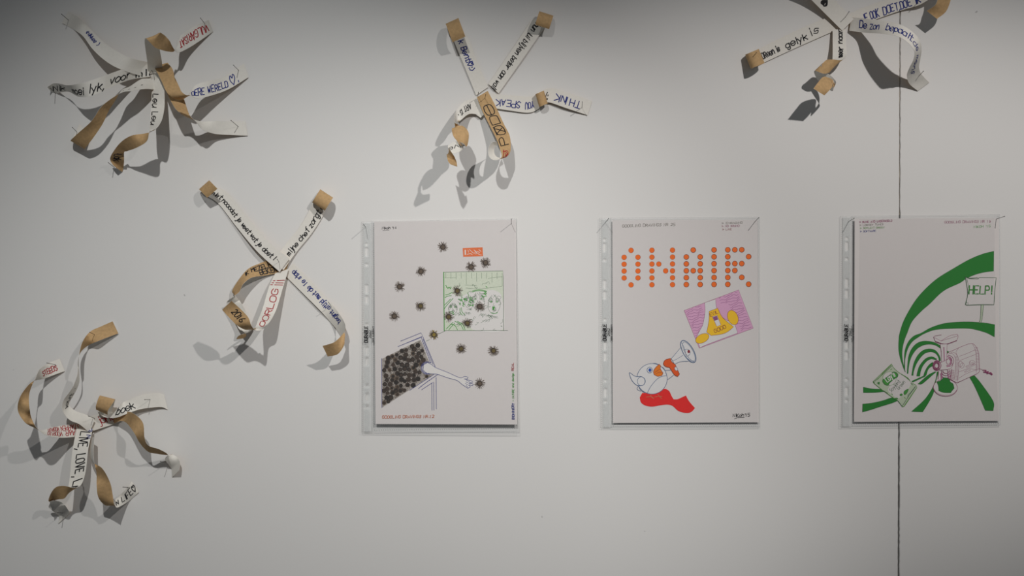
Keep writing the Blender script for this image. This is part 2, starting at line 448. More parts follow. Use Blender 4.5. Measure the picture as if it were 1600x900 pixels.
sculpture((438, 412), 'cross-shaped ribbon sculpture above the left wall centre with OORLOG in red', [
 ([(437,425,452,404,13),(402,393,420,378,12),(370,355,388,341,6),(341,318,357,303,3)]+roll((320,305),(336,291),(-.7,-.72),13,205,0,2.5,tilt=-9),
  [('niet nooodat je weet wat je doet !', (335,299), (431,402), 'black', dict(band=(0.3,0.62), wd=1.4))]),
 ([(426,409,443,422,11),(447,381,463,394,5),(470,352,486,366,4),(485,325,503,340,3)]+roll((494,306),(514,319),(.53,-.85),12,330,0,2.5,tilt=-10),
  [('mijne chef zorgt e', (446,396), (498,318), 'black', dict(band=(0.22,0.6), wd=1.4))]),
 ([(458,412,444,429,3),(490,444,474,459,4),(514,470,500,485,5),(530,490,517,504,9),(538,503,530,519,20),(540,512,535,529,28,1),(538,519,538,538,36,-1),(523,534,528,553,44),(504,540.5,512,557,44)],
  [('• begint altijd met de 1e stap', (534,510), (458,426), 'blue', dict(band=(0.25,0.62), wd=1.3))]),
 ([(452,409,446,426,1.5,0),(424,406,433,427,3,0),(402,413,411,431,9),(388,420,393,434,16,-1),(376,433,380,444,22,-1),(363,454,374,456,20,-1),(368,462,364,464,18,-1),(376,472,354,474,15),(386,490,363,494,12),(393,506,373,513,14),(392,517,379,517,18,-1),(374,524,385,524,20,1),(369,530,380,529,20,1)],
  [('IK MEZELF', (382,429), (424,413), 'black', dict(side='b', band=(0.5,0.85), wd=1.4)), ('BEKEN', (404,424), (430,419), 'black', dict(side='b', band=(0.12,0.48), wd=1.4))]),
 ([(451,420,430,427,8),(442,450,420,449,18),(432,483,411,480,32),(422,502,404,498,46),(411,514,399,511,60,-1),(401,517,394,514,72,1),(393,509,383,515,84,1),(388,496,370,508,92),(376,483,358,496,96),(362,470,347,484,98)],
  [('¡!!!', (440,432), (436,446), 'red', dict(band=(0.1,0.9), wd=1.2)), ('OORLOG', (402,510), (434,453), 'red', dict(band=(0.25,0.7), wd=1.4)), ('2016', (366,484), (382,500), 'black', dict(side='b', band=(0.35,0.8), wd=1.4))]),
])

sculpture((146, 672), 'lowest ribbon sculpture at left with LIVE, LOVE lettered down a strip', [
 ([(122,682,124,661,10),(100,684,97,665,26),(84,683,81,668,46,1),(70,679,66,672,64,1),(57,668,53,668,76,1),(49,653,38,659,84,-1),(46.5,639,28,641,88),(45,622,31,621,84,-1),(48,607,43,603,66,-1),(55,592,54,595,48,1),(62,577,68,592,28,1),(77,567,84,586,10),(93,560.5,101,580,2)],
  [('STAPPEN VOORUIT', (122,676), (74,676), 'red', dict(band=(0.05,0.42), wd=1.0)), ('NAAR VOORUIT', (122,668), (70,674), 'red', dict(band=(0.5,0.85), wd=1.0)), ('STEEDS', (64,584), (88,573), 'red', dict(band=(0.25,0.65), wd=1.3))]),
 ([(140,676,148,656,14),(124,663,134,648,20,1),(110,657,120,643,26,1),(101,648,110,636,28,1),(97,638,108,630,30,1),(99,626,113,621,32,1),(108,613,120,608,34,1),(115,602,124,596,34,1),(121,584,124,585,34,1),(122,563,123,566,32,-1),(127,549,125,546,26,-1),(139,539,131,530,20,-1),(151,534,142,517.5,12),(166,528,158,510,6),(185,521,176,502,3)],
  [('lout ·', (103,640), (119,610), 'black', dict(band=(0.2,0.6), wd=1.2))]),
 ([(135,652,146,673,8),(156,646,168,666,4),(182,636,192,658,3)],
  [('jong', (153,660), (178,650), 'red', dict(band=(0.3,0.8), wd=1.3))]),
 ([(262,640,256,616,1.5),(252,636,246,614,6),(236,637,226,616,10),(217,640,206,622,14),(197,647,194,628,20),(184,652,188,632,24),(172,653,185,637,20),(160,650,179,645,12),(152,640,176,641,8),(152,626,178,632,12),(156,618,180,624,22,0,-8),(154,622,177,629,34,0,-9),(150,634,169,641,34,0,-8),(150,640,168,648,24,0,-6)],
  [('boek', (183,643), (208,633), 'black', dict(band=(0.2,0.75), wd=1.5))]),
 ([(178,662,176,640,3),(188,658,192,643,12,1),(198,661,207,645,40,-1),(210,677,223,660,54),(219,693,226,684,52,-1),(232,706,232,696,46,-1),(246,709,249,702,34,-1),(260,711,262,710,24,-1),(272,711,258,718,16,-1),(281,721,268,733,8),(280,735,269,746,1.5)], []),
 ([(145,670,120,668,14),(138,702,113,706,30),(134,736,109,746,38),(127,757,106,766,44),(116,762,105,773,52),(100,759,100,779,58),(88,761,92,780,56),(80,770,85,782,48,1),(76,783,80,785,38,1),(86,782,76,792,28),(98,786,82,798,18),(106,796,92,807,8),(109,803,91,818,2)],
  [('LIVE, LOVE, LA', (131,675), (115,764), 'black', dict(band=(0.3,0.85), wd=1.7)), ('3 N.', (139,668), (137,690), 'blue', dict(band=(0.72,0.98), wd=1.2))]),
 ([(148,682,138,686,16,1),(146,704,139,708,30,1),(147,722,144,722,40,1),(151,740,160,732,50,-1),(151,757,172,754,54),(153,775,176,773,50),(160,786,178,786,44,-1),(170,790,180,790,38,-1),(182,779,184,793,26,-1),(193,768,201,783,12),(206,752.5,217,769,2)],
  [('N LIFE♡', (176,786), (211,762), 'black', dict(band=(0.25,0.75), wd=1.4))]),
])

sculpture((757, 156), 'ribbon sculpture at top centre with THINK and SPEAK upside down in blue', [
 ([(744,149,763,136,3),(729,112,749,104,4),(715,78,736,70,4),(709,64,730,57,2.5)]+roll((703,55),(723,46),(-.35,-.94),19,218,0,2.5,tilt=-9),
  [('k Bent!♡:)', (724,62), (741,107), 'blue', dict(band=(0.25,0.65), wd=1.5))]),
 ([(763,131,779,146,4),(800,77,817,92,5),(824,41,842,56,4),(832,30,852,43,3)]+roll((839,29),(861,36),(.3,-.95),12,235,0,2.5,tilt=8),
  [('shun lui blijven beter aan wal!', (843,32), (768,138), 'black', dict(band=(0.3,0.68), wd=1.3))]),
 ([(762,146,766,168,5),(800,149,798,173,4),(826,151,828,176,3)]+roll((840,147),(846,167),(.9,-.45),9,340,0,2.5,9,(6,-5))+[(862,138,858,160,6),(890,146,885,169,7),(925,158,918,180,2)],
  [('THINK', (907,167), (867,155), 'blue', dict(band=(0.3,0.75), wd=1.5)), ('YOU', (835,166), (822,164), 'blue', dict(band=(0.35,0.75), wd=1.4)), ('SPEAK', (813,163), (776,158), 'blue', dict(band=(0.35,0.75), wd=1.4)), ('(:', (850,143), (856,147), 'black', dict(band=(0.2,0.7), wd=1.3))]),
 ([(745,152,762,142,10),(754,174,775,167,14),(767,200,787,193,22),(776,218,796,211,32),(781,232,798,226,42),(784,243,797,238,52),(780,249,790,246,60,1),(771,250,778,246,62,1),(764,244,773,241,60,1),(763,233,772,234,56,1),(768,223,774,229,52,1),(776,221,778,227,46,1)],
  [('P⊗Dθ', (789,226), (760,164), 'black', dict(side='b', band=(0.18,0.8), wd=1.4, jit=0.35)), ('@', (789,246), (789,235), 'red', dict(side='b', band=(0.25,0.8), wd=1.3))]),
 ([(752,180,745,154,5),(734,178,727,158,12),(721,187,714,171,28),(715,193,710,182,40,-1),(711,200,711,192,50,-1),(706,201,725,198,57),(708,212,732,207,63),(713,219,732,219,68),(719,227,729,229,73,1),(724,231,724,224,76,-1),(718,237,711,221,80),(708,240,700,228,84),(699,242,703,234,88,-1),(698,242,709,243,92,-1),(700,252,713,252,95),(704,257,714.5,260.5,98)],
  [('ART IS ·', (736,166), (712,180), 'black', dict(band=(0.3,0.7), wd=1.3)), ('Live', (720,228), (702,236), 'black', dict(band=(0.3,0.7), wd=1.1))]),
 ([(754,150,733,170,5,0),(761,158,741,177,6,0),(768,167,751,184,7,0)], []),
])

sculpture((1317, 32), 'ribbon sculpture cut by the top edge at right with De zon bepaalt in blue', [
 ([(1311,45,1300,24,3),(1250,72,1240,50,3),(1200,95,1190,74,3)]+roll((1184,103),(1175,81),(-.9,.38),11.5,330,0,2.5,tilt=9),
  [('EDReen is', (1185,88), (1217,76), 'black', dict(band=(0.25,0.65), wd=1.6)), ('gelyk', (1228,76), (1260,62), 'black', dict(band=(0.2,0.62), wd=1.7)), ('is', (1266,55), (1279,49), 'black', dict(band=(0.3,0.8), wd=1.4))]),
 ([(1322,46,1301,46,8),(1322,68,1301,68,12),(1323,82,1301,86,20),(1320,91,1300,100,32),(1313,94,1297,112,42),(1302,93,1287,115,48),(1291,94,1275,111,46),(1284,102,1272,113,40),(1287,111,1277,124,34),(1298,118,1287,134,36),(1306,127,1297,141,44),(1305,131,1301,142,54,1),(1300,124,1302,139,62,-1),(1287,120,1303,133,66),(1278,129,1296,141,70),(1271,138.5,1288,149,74)],
  [('meer naar', (1312,92), (1312,47), 'black', dict(band=(0.28,0.66), wd=1.7)), ('zus', (1294,119), (1303,130), 'black', dict(band=(0.3,0.8), wd=1.3))]),
 ([(1330,27,1327,48,6),(1352,29,1351,51,25),(1388,33.5,1382,53,64,-1),(1409,39.5,1404,57.5,86,-1),(1426,50,1419,67,94,-1),(1437,63,1427,77,92,-1),(1440,77,1429,84,80,-1),(1438,92,1427,94,62,-1),(1436,104,1421,106,44,-1),(1438,113,1417,118,26,-1),(1444,121,1421,131,12),(1452,129,1434,142,2)],
  [('De zon', (1345,41), (1375,43), 'blue', dict(band=(0.3,0.8), wd=1.5)), ('bepaalt', (1385,44), (1424,60), 'blue', dict(band=(0.3,0.8), wd=1.5)), ('de', (1428,64), (1435,75), 'blue', dict(band=(0.25,0.65), wd=1.3)), ('mens', (1434,84), (1427,108), 'blue', dict(band=(0.3,0.7), wd=1.1))]),
 ([(1322,24,1333,44,4),(1352,11,1359,34,3),(1380,1,1386,24,4),(1405,-8,1412,15,6),(1430,-17,1438,7,14),(1450,-27,1462,-8,28),(1466,-30,1482,-20,40),(1470,-16,1487,-12,46),(1466,-4,1485,1,46),(1461,8,1478,18,43),(1448,17,1464,29.6,38)],
  [('IE OOK', (1347,23), (1372,14), 'blue', dict(band=(0.1,0.6), wd=1.5)), ('DOET', (1379,14), (1402,6), 'blue', dict(band=(0.1,0.6), wd=1.5)), (',DOE iK', (1403,7), (1437,-6), 'blue', dict(band=(0.1,0.6), wd=1.5))]),
 ([(1316,48,1334,30,10),(1290,22,1308,4,12),(1265,-3,1283,-21,22),(1245,-23,1263,-41,36)],
  [('♥', (1290,9), (1284,3), 'black', dict(band=(0.35,0.7), wd=2.2))]),
])

# ------------------------------------------------------------------ steel pins: (base on wall) -> (seen tip), label
def pin(b, t, label, L=38):
    p0 = P(*b, -6); p1 = P(*t, L)
    mb = MB(); ax = (p1-p0).normalized(); u = ax.cross(Vector((0, 0, 1))).normalized(); v = ax.cross(u)
    n = 8; rr = [0.10, 0.42, 0.42, 0.5, 0.62, 0.62, 0.3]; ll = [0, 0.08, 0.965, 0.97, 0.98, 0.992, 1.0]
    vs = []; fs = []
    for r, l in zip(rr, ll):
        c = p0.lerp(p1, l)
        vs += [c+(u*math.cos(2*math.pi*k/n)+v*math.sin(2*math.pi*k/n))*r*S for k in range(n)]
    for i in range(len(rr)-1):
        for k in range(n): fs.append((i*n+k, i*n+(k+1) % n, (i+1)*n+(k+1) % n, (i+1)*n+k))
    fs += [tuple(range(n))[::-1], tuple(range(n*(len(rr)-1), n*len(rr)))]
    mb.add(vs, fs); o = mb.build('pin', M['steel'], None, True)
    o['label'] = label; o['category'] = 'pin'; o['group'] = 'steel pins holding the paper'
for b, t, l in [
 ((110,34),(96,22),'dark steel pin in the topmost left ribbon end, at the far top left'),
 ((324,42),(313,28),'thin steel pin beside the V of the red VULGARISAT ribbon'),
 ((375.5,112.5),(364.6,101.7),'steel pin just right of the heart ending the blue WERELD ribbon'),
 ((376,201),(360.7,188),'steel pin in the blank ribbon end below the WERELD ribbon'),
 ((180,262.5),(169,254),'steel pin in the lowest ribbon end of the top left sculpture'),
 ((122,208),(113,199),'steel pin behind the broad kraft ribbon at the lower left of the top left sculpture'),
 ((87.5,147),(79,138),'steel pin under the name at the left tip of the black lettered ribbon'),
 ((243,121),(237,110),'steel pin in the knot of the top left sculpture'),
 ((438,412),(433,405),'steel pin in the knot of the cross-shaped sculpture'),
 ((519,481),(513,472),'steel pin through the blue lettered ribbon of the cross-shaped sculpture'),
 ((239,624),(226,624.5),'steel pin in the white ribbon right of the word boek'),
 ((266.6,722),(250.3,721.3),'steel pin in the rightmost ribbon end of the lowest sculpture'),
 ((92,571),(73,567),'steel pin above the red word STEEDS'),
 ((152,525),(140,519),'steel pin at the kraft tip rising from the lowest sculpture'),
 ((151.5,655),(138,650),'steel pin in the knot of the lowest sculpture, beside the red word'),
 ((206,762),(192,761),'steel pin over the word LIFE'),
 ((102,802),(90,801),'steel pin in the white curled tip at the bottom left'),
 ((757,157),(758.8,147.8),'steel pin at the top of the kraft ribbon marked with circles'),
 ((746,156),(747.5,144),'short steel pin just left of the kraft ribbon in the top centre sculpture'),
 ((909,171),(910,159),'steel pin beside the upside down T of THINK'),
 ((1317,32.5),(1326.8,18),'steel pin in the knot of the sculpture cut by the top edge'),
 ((1428,127),(1443,111),'steel pin in the lower end of the De zon bepaalt ribbon'),
 ((1429.5,11),(1438,-3),'steel pin at the top edge near the end of the DOET ribbon'),
 ((1176,91),(1182,82),'steel pin sticking out of the kraft roll at the left end of the gelyk ribbon'),
 ((572,355.5),(568,351),'steel pin in the top left corner of the burr drawing sleeve'),
 ((799,351.5),(799,342),'steel pin in the top right corner of the burr drawing sleeve'),
 ((944,350),(951,341.5),'steel pin in the top left corner of the ON AIR sleeve'),
 ((1178,348),(1185.7,340),'steel pin in the top right corner of the ON AIR sleeve'),
 ((1324,347.4),(1334.7,341),'steel pin in the top left corner of the green band drawing sleeve'),
 ((1551,344),(1570,338),'steel pin in the top right corner of the green band drawing sleeve'),
]: pin(b, t, l)

# ------------------------------------------------------------------ drawings in clear punched sleeves
class Sheet:
    """a sheet of paper; every mark on it is given in photo pixels and laid on its surface"""
    def __init__(s, name, corners, h_top, h_bot, label):
        s.c = corners; s.h0, s.h1 = h_top, h_bot; s.y0 = corners[0][1]; s.y1 = corners[2][1]; s.k = 0
        (ax, ay), (bx, by), (cx, cy), (dx, dy) = corners     # TL TR BR BL
        s.root = empty(name, s.pt((ax+bx+cx+dx)/4, (ay+cy)/2, 0), label, 'drawing', 'drawings in clear sleeves')
        mb = MB(); n = 12; vs = []; fs = []
        for i in range(n+1):
            t = i/n
            l = (ax+(dx-ax)*t, ay+(dy-ay)*t); r = (bx+(cx-bx)*t, by+(cy-by)*t)
            vs += [s.pt(*l, 0), s.pt(*r, 0), s.pt(*r, -0.35), s.pt(*l, -0.35)]
        for i in range(n):
            for k in range(4):
                a, b = 4*i+k, 4*i+(k+1) % 4; fs.append((a, a+4, b+4, b))
        fs += [(0, 1, 2, 3)[::-1], (4*n, 4*n+1, 4*n+2, 4*n+3)]
        mb.add(vs, fs); mb.build('sheet', M['sheet_paper'], s.root)
    def hh(s, y):
        return s.h0+(s.h1-s.h0)*(y-s.y0)/(s.y1-s.y0)
    def pt(s, x, y, lift):
        return P(x, y, s.hh(y)+lift)
    def lift(s):
        s.k += 1; return 0.10+0.009*s.k
    def lines(s, mb, polys, wd, smooth=False, lift=None, mi=0):
        lf = s.lift() if lift is None else lift
        n = Vector((0, -1, 0))
        for pl in polys:
            pts = [(a, b) for a, b in pl]
            if smooth and len(pts) > 2: pts = [(p.x, p.y) for p in cr([(a, b, 0) for a, b in pts], 5)]
            q = [s.pt(a, b, lf) for a, b in pts]
            stroke(mb, q, [n]*len(q), wd*S, mi)
    def fill(s, mb, poly, smooth=False, lift=None, mi=0):
        lf = s.lift() if lift is None else lift
        pts = [(p.x, p.y) for p in cr([(a, b, 0) for a, b in poly], 5, True)][:-1] if smooth else poly
        v = [s.pt(a, b, lf) for a, b in pts]
        tris = geometry.tessellate_polygon([[Vector((a, -b, 0)) for a, b in pts]])
        out = []
        for t in tris:
            a, b, c = (Vector((pts[i][0], -pts[i][1], 0)) for i in t)
            out.append(tuple(t) if (b-a).cross(c-a).z > 0 else tuple(t)[::-1])
        mb.add(v, out, mi)
    def disc(s, mb, x, y, r, lift, n=14, mi=0, ry=None):
        ry = ry or r
        v = [s.pt(x+r*math.cos(2*math.pi*k/n), y-ry*math.sin(2*math.pi*k/n), lift) for k in range(n)]
        mb.add(v, [tuple(range(n))], mi)
    def draw(s, name, ink, polys, wd, smooth=False):
        mb = MB(); s.lines(mb, polys, wd, smooth); return mb.build(name, M[ink], s.root)
    def shape(s, name, ink, polys, smooth=False, edge=None, ewd=0.7):
        mb = MB(); lf = s.lift()
        if not smooth: polys = [soften(p) if len(p) > 5 else p for p in polys]
        for p in polys: s.fill(mb, p, smooth, lf)
        mats = [M[ink]]
        if edge:
            mats.append(M[edge]); s.lift(); l2 = s.lift()
            for p in polys:
                pts = [(q.x, q.y) for q in cr([(a, b, 0) for a, b in p], 5, True)] if smooth else list(p)+[p[0]]
                s.lines(mb, [pts], ewd, False, l2, 1)
        return mb.build(name, mats, s.root)
    def text(s, name, ink, txt, p0, p1, size, wd=0.7, seed=3, jit=0.2):
        polys, L = layout(txt, random.Random(seed), jit)
        dx, dy = (p1[0]-p0[0])/L, (p1[1]-p0[1])/L; ln = math.hypot(p1[0]-p0[0], p1[1]-p0[1])
        ux, uy = dy*L/ln, -dx*L/ln                # up vector (image coordinates)
        out = [[(p0[0]+gx*dx+ux*gy*size/6, p0[1]+gx*dy+uy*gy*size/6) for gx, gy in pl] for pl in polys]
        return s.draw(name, ink, out, wd)

def Z(ox, oy, k):
    return lambda pts: [(ox+a/k, oy+b/k) for a, b in pts]

def ell(cx, cy, rx, ry, rot=0, a0=0, a1=360, n=20):
    r = math.radians(rot); out = []
    for i in range(n+1):
        a = math.radians(a0+(a1-a0)*i/n); x = rx*math.cos(a); y = ry*math.sin(a)
        out.append((cx+x*math.cos(r)-y*math.sin(r), cy+x*math.sin(r)+y*math.cos(r)))
    return out

def sleeve(corners, sheet, strip, holes, h_top, h_bot, label, weld_y, text_at):
    """clear punched pocket: two films, punched margin with real holes, dotted welds"""
    (ax, ay), (bx, by), (cx, cy), (dx, dy) = corners
    root = empty('punched_sleeve', P((ax+cx)/2, (ay+cy)/2, 1), label, 'plastic sleeve', 'clear punched sleeves')
    hf = lambda y: h_top+(h_bot-h_top)*(y-ay)/(dy-ay)
    def film(name, up, m, xs=None, x_l=None):
        mb = MB(); n = 16; vs = []; fs = []; k = 24
        for i in range(n+1):
            t = i/n
            lx = (x_l+(dx-ax)*t) if x_l else ax+(dx-ax)*t; ly = ay+(dy-ay)*t; rx = bx+(cx-bx)*t; ry = by+(cy-by)*t
            for j in range(k+1):
                u = j/k; x = lx+(rx-lx)*u; y = ly+(ry-ly)*u
                edge_ = min(1, u*12, (1-u)*20)
                h = (hf(y)+0.9)*(1-edge_)+(sheet.hh(y)+(1.3 if up > 0 else -0.9))*edge_
                vs.append(P(x, y, h+(0.35*(1+math.sin(3.1*u+5*t+1))*math.sin(math.pi*u) if up > 0 else 0)))
        for i in range(n):
            for j in range(k):
                a = i*(k+1)+j; fs.append((a, a+k+1, a+k+2, a+1))
        mb.add(vs, fs); return mb.build(name, M[m], root, True)
    film('front_film', 2.4, 'film', x_l=strip[1])
    film('back_film', -1.1, 'film', x_l=strip[1])
    # punched margin
    x0, x1 = strip; y0, y1 = ay+1, dy-1
    loops = []; v2 = [(x0, y0), (x1, y0), (x1+(dx-ax), y1), (x0+(dx-ax), y1)]
    loops.append([Vector((a, -b, 0)) for a, b in v2])
    for hx, hy, hh in holes:
        r = 2.7; pts = []
        for k in range(16):
            a = 2*math.pi*k/16; yy = hy+r*math.sin(a)+(hh if math.sin(a) > 0 else -hh if math.sin(a) < -0.01 else (hh if k == 0 else hh))
            pts.append((hx+r*math.cos(a), yy))
        pts = [(hx+r*math.cos(math.pi*k/8), hy+hh+r*math.sin(math.pi*k/8)) for k in range(9)]+[(hx-r*math.cos(math.pi*k/8), hy-hh-r*math.sin(math.pi*k/8)) for k in range(9)]
        loops.append([Vector((a, -b, 0)) for a, b in pts])
    flat = [p for l in loops for p in l]
    tris = geometry.tessellate_polygon(loops)
    mb = MB(); hs = lambda y: hf(y)+0.6
    vs = [P(p.x, -p.y, hs(-p.y)) for p in flat]; n = len(vs)
    vb = [P(p.x, -p.y, hs(-p.y)-0.25) for p in flat]
    fs = []
    for t in tris:
        a, b, c = (flat[i] for i in t)
        t = tuple(t) if (b-a).cross(c-a).z > 0 else tuple(t)[::-1]
        fs.append(t); fs.append(tuple(i+n for i in t[::-1]))
    o = 0
    for l in loops:
        for k in range(len(l)):
            a, b = o+k, o+(k+1) % len(l); fs.append((a, b, b+n, a+n))
        o += len(l)
    mb.add(vs+vb, fs); st = mb.build('punched_strip', M['strip'], root); st['label'] = 'whitish margin with a row of punched holes'
    # outer fold, weld lines and their stitched beads
    mb = MB(); nn = Vector((0, -1, 0))
    def seg(p, q, wd, up=1.3):
        a = P(*p, hf(p[1])+up); b = P(*q, hf(q[1])+up); stroke(mb, [a, b], [nn, nn], wd*S)
    e = dx-ax; f = cx-bx
    seg((ax, ay), (dx, dy), 0.8); seg((bx, by), (cx, cy), 0.7); seg((dx, dy), (cx, cy), 0.9); seg((ax, ay), (bx, by), 0.6)
    seg((x1+1.6, ay), (x1+1.6+e, dy), 0.6); seg((x0, ay), (x0+e, dy), 0.5)
    mb.build('edge_fold', M['fold'], root)
    mb = MB()
    def beads(p, q, step, r=0.62):
        L = math.hypot(q[0]-p[0], q[1]-p[1]); k = int(L/step)
        for i in range(k):
            t = (i+.5)/k; x = p[0]+(q[0]-p[0])*t; y = p[1]+(q[1]-p[1])*t; c = P(x, y, hf(y)+1.5); r_ = r*S
            v = [c+Vector((-r_*1.4, 0, -r_*.8)), c+Vector((r_*1.4, 0, -r_*.8)), c+Vector((r_*1.4, 0, r_*.8)), c+Vector((-r_*1.4, 0, r_*.8)), c+Vector((0, -r_*1.1, 0))]
            mb.add(v, [(0, 1, 4), (1, 2, 4), (2, 3, 4), (3, 0, 4)])
    for yy in weld_y: beads((x1+4, yy[0]), (cx-2, yy[1]), 3.4)
    w_ = mb.build('weld_beads', M['weld'], root); w_['kind'] = 'stuff'
    mb = MB(); beads((x1+4, ay+4), (x1+4+e, dy-2), 3.2, 0.45); beads((ax+1.6, ay+4), (ax+1.6+e, dy-2), 3.2, 0.45)
    w_ = mb.build('side_weld_beads', M['fold'], root); w_['kind'] = 'stuff'
    # maker's print on the margin, reading upwards
    mb = MB(); nn = Vector((0, -1, 0)); tx, ty = text_at
    for txt, off, y0_, y1_, sz, wd in (('DURABLE', 0, ty+25, ty, 5.2, 1.35), ('2662', 5.2, ty+18, ty+6, 3.4, 0.6), ('MADE IN GERMANY', 9.4, ty+25, ty, 2.2, 0.6)):
        polys, L = layout(txt, random.Random(1), 0.02)
        for pl in polys:
            q = [P(tx+off-gy*sz/6, y0_+(y1_-y0_)*gx/L, hs(y0_+(y1_-y0_)*gx/L)+0.25) for gx, gy in pl]; stroke(mb, q, [nn]*len(q), wd*S)
    mb.build('printed_text', M['black'], root)
    return root

HY = [(381, 0), (393, 4.5), (413, 0), (450.5, 4.5), (467.5, 4), (506, 0), (546.5, 4), (563.5, 4), (601, 0), (619.5, 4.5), (634, 0)]
def holes(cx, dy, e): return [(cx+(y-380)*e, y+dy, h) for y, h in HY]

# ---- sheet 1: burrs ------------------------------------------------------------
s1 = Sheet('burr_drawing', [(584.7, 346.5), (806, 343.8), (808, 663.3), (587, 662.4)], 3.5, 9, 'leftmost drawing, brown burrs spilling from a bag with an arm reaching out')
s1.text('signature', 'black', "Nikoh '14", (597, 358.3), (619, 357.6), 3.6, 0.8)
s1.draw('signature_line', 'black', [[(598, 360.5), (608, 359.6)]], 0.6)
zo = Z(680, 335, 6.92)
s1.shape('orange_stamp', 'stamp', [zo([(297, 365), (512, 355), (517, 452), (303, 458)])])
s1.draw('stamp_marks', 'white_ink', [zo([(325, 388), (326, 432)])], 2.0)
s1.draw('stamp_marks', 'white_ink', [zo(p) for p in ([(370, 380), (420, 420), (440, 395)], [(420, 385), (470, 430), (500, 440)], [(345, 432), (380, 425), (400, 435)], [(440, 430), (455, 400), (480, 415)], [(470, 380), (495, 400)], [(355, 385), (360, 410)])], 0.7, True)
# green crowd picture
zg = Z(680, 410, 7.5)
s1.shape('crowd_panel', 'pale_green', [zg([(105, 115), (795, 100), (800, 800), (110, 800)])])
zgw = [zg([(120, 430), (190, 370), (300, 400), (430, 340), (600, 330), (700, 330), (785, 420), (790, 790), (450, 790), (380, 700), (200, 720), (120, 640)])]
s1.shape('crowd_figures', 'white_ink', zgw, True)
s1.draw('panel_frame', 'leaf_green', [zg([(100, 115), (106, 800)])], 1.3)
s1.draw('panel_frame', 'sketch_green', [zg([(105, 115), (795, 100), (797, 180)]), zg([(110, 800), (850, 798)]), zg([(797, 180), (800, 800)])], 0.6)
rg = random.Random(21)
fine = []; bold = []
for cx, cy, rx, ry, ro in ((505, 455, 72, 105, -4), (690, 490, 72, 112, 5), (395, 465, 50, 78, -12), (210, 540, 48, 66, 8)):
    fine.append(zg(ell(cx, cy, rx, ry, ro, -35, 215, 16)))          # jaw and cheeks
    for sd in (-1, 1):                                              # open staring eyes with lids and brows
        ex, ey = cx+sd*rx*.48, cy-ry*.28; r = rx*.24
        fine += [zg(ell(ex, ey, r, r*.75)), zg(ell(ex, ey-r*.5, r*1.25, r, 0, 200, 340, 6)), zg(ell(ex, ey-r*1.3, r*1.3, r*.8, 0, 200, 340, 6))]
        bold.append(zg(ell(ex, ey, r*.3, r*.3, 0, 0, 360, 6)))
    fine += [zg([(cx-4, cy-ry*.1), (cx-rx*.14, cy+ry*.12), (cx, cy+ry*.17), (cx+rx*.12, cy+ry*.12)]), zg(ell(cx, cy+ry*.5, rx*.3, ry*.2)), zg(ell(cx, cy+ry*.5, rx*.22, ry*.13))]
    for q in range(14):                                             # loose locks of hair
        a = 190+q*12+rg.uniform(-4, 4); a = math.radians(a); r0 = rg.uniform(.95, 1.05)
        x, y = cx+rx*r0*math.cos(a), cy+ry*r0*math.sin(a)
        fine.append(zg([(x, y), (x+rg.uniform(-14, 14), y+rg.uniform(5, 26)), (x+rg.uniform(-22, 22), y+rg.uniform(24, 46))]))
for sx_, sy_ in ((640, 640), (600, 690), (700, 650), (560, 620), (380, 600)):      # hands and knuckles
    for q in range(4): fine.append(zg(ell(sx_+q*16-24, sy_+rg.uniform(-6, 6), 10, 18, rg.uniform(-20, 20), 180, 380, 7)))
for k in range(9): bold.append(zg([(683+rg.uniform(-14, 14), 520), (683+rg.uniform(-14, 14), 555)]))
bold += [zg(ell(690, 585, 40, 12, 0, 20, 160, 8)), zg(ell(190, 585, 22, 10)), zg(ell(515, 350, 75, 16, 0, 180, 360, 8)), zg(ell(515, 352, 90, 30, 0, 200, 350, 8))]
for k in range(34):      # curly hair and leaf clumps
    cx, cy = rg.choice([(150, 280), (130, 300), (600, 350), (580, 390), (420, 440), (430, 480), (330, 430), (320, 480), (200, 600), (620, 310)])
    cx += rg.uniform(-28, 28); cy += rg.uniform(-30, 30); a = rg.uniform(0, 360)
    bold.append(zg(ell(cx, cy, rg.uniform(8, 16), rg.uniform(5, 10), rg.uniform(0, 90), a, a+rg.uniform(120, 260), 6)))
for x0, y0, x1, y1, b in ((110, 540, 210, 420, -25), (110, 500, 180, 430, -20), (130, 780, 210, 700, -20), (160, 790, 230, 710, -15), (230, 690, 330, 790, 15), (260, 690, 350, 790, 15),
                          (190, 720, 260, 790, 10), (270, 430, 340, 500, 12), (290, 540, 320, 620, -10), (305, 530, 345, 610, -10), (380, 360, 390, 400, 4), (120, 380, 200, 350, -12), (115, 410, 190, 390, 8)):
    bold.append([q for q in zg([(x0, y0), ((x0+x1)/2+b, (y0+y1)/2-b), (x1, y1)])])
for k in range(46):      # loose pencil
    x = rg.uniform(120, 780); y = rg.uniform(250, 780); p = [(x, y)]
    for j in range(4): x += rg.uniform(-24, 30); y += rg.uniform(-22, 22); p.append((min(790, max(112, x)), min(795, max(200, y))))
    fine.append(zg(p))
for k in range(34): x = 125+k*20; fine.append(zg([(x, 122), (x+rg.uniform(-2, 2), rg.uniform(180, 290))]) if k % 3 == 0 else zg([(x, 150), (x, 150.5)]))
fine += [zg([(110, 180), (240, 180)]), zg([(350, 265), (490, 270)]), zg([(620, 190), (700, 175), (790, 170)]), zg([(360, 300), (520, 310), (700, 290), (780, 280)])]
s1.draw('crowd_sketch', 'sketch_green', fine, 0.38, True)
s1.draw('crowd_accents', 'leaf_green', bold, 0.95, True)
# connecting line
s1.draw('thread_line', 'sketch_green', [[(666, 533), (671.5, 530.5)], [(686, 521.5), (695.5, 517)]], 0.5)
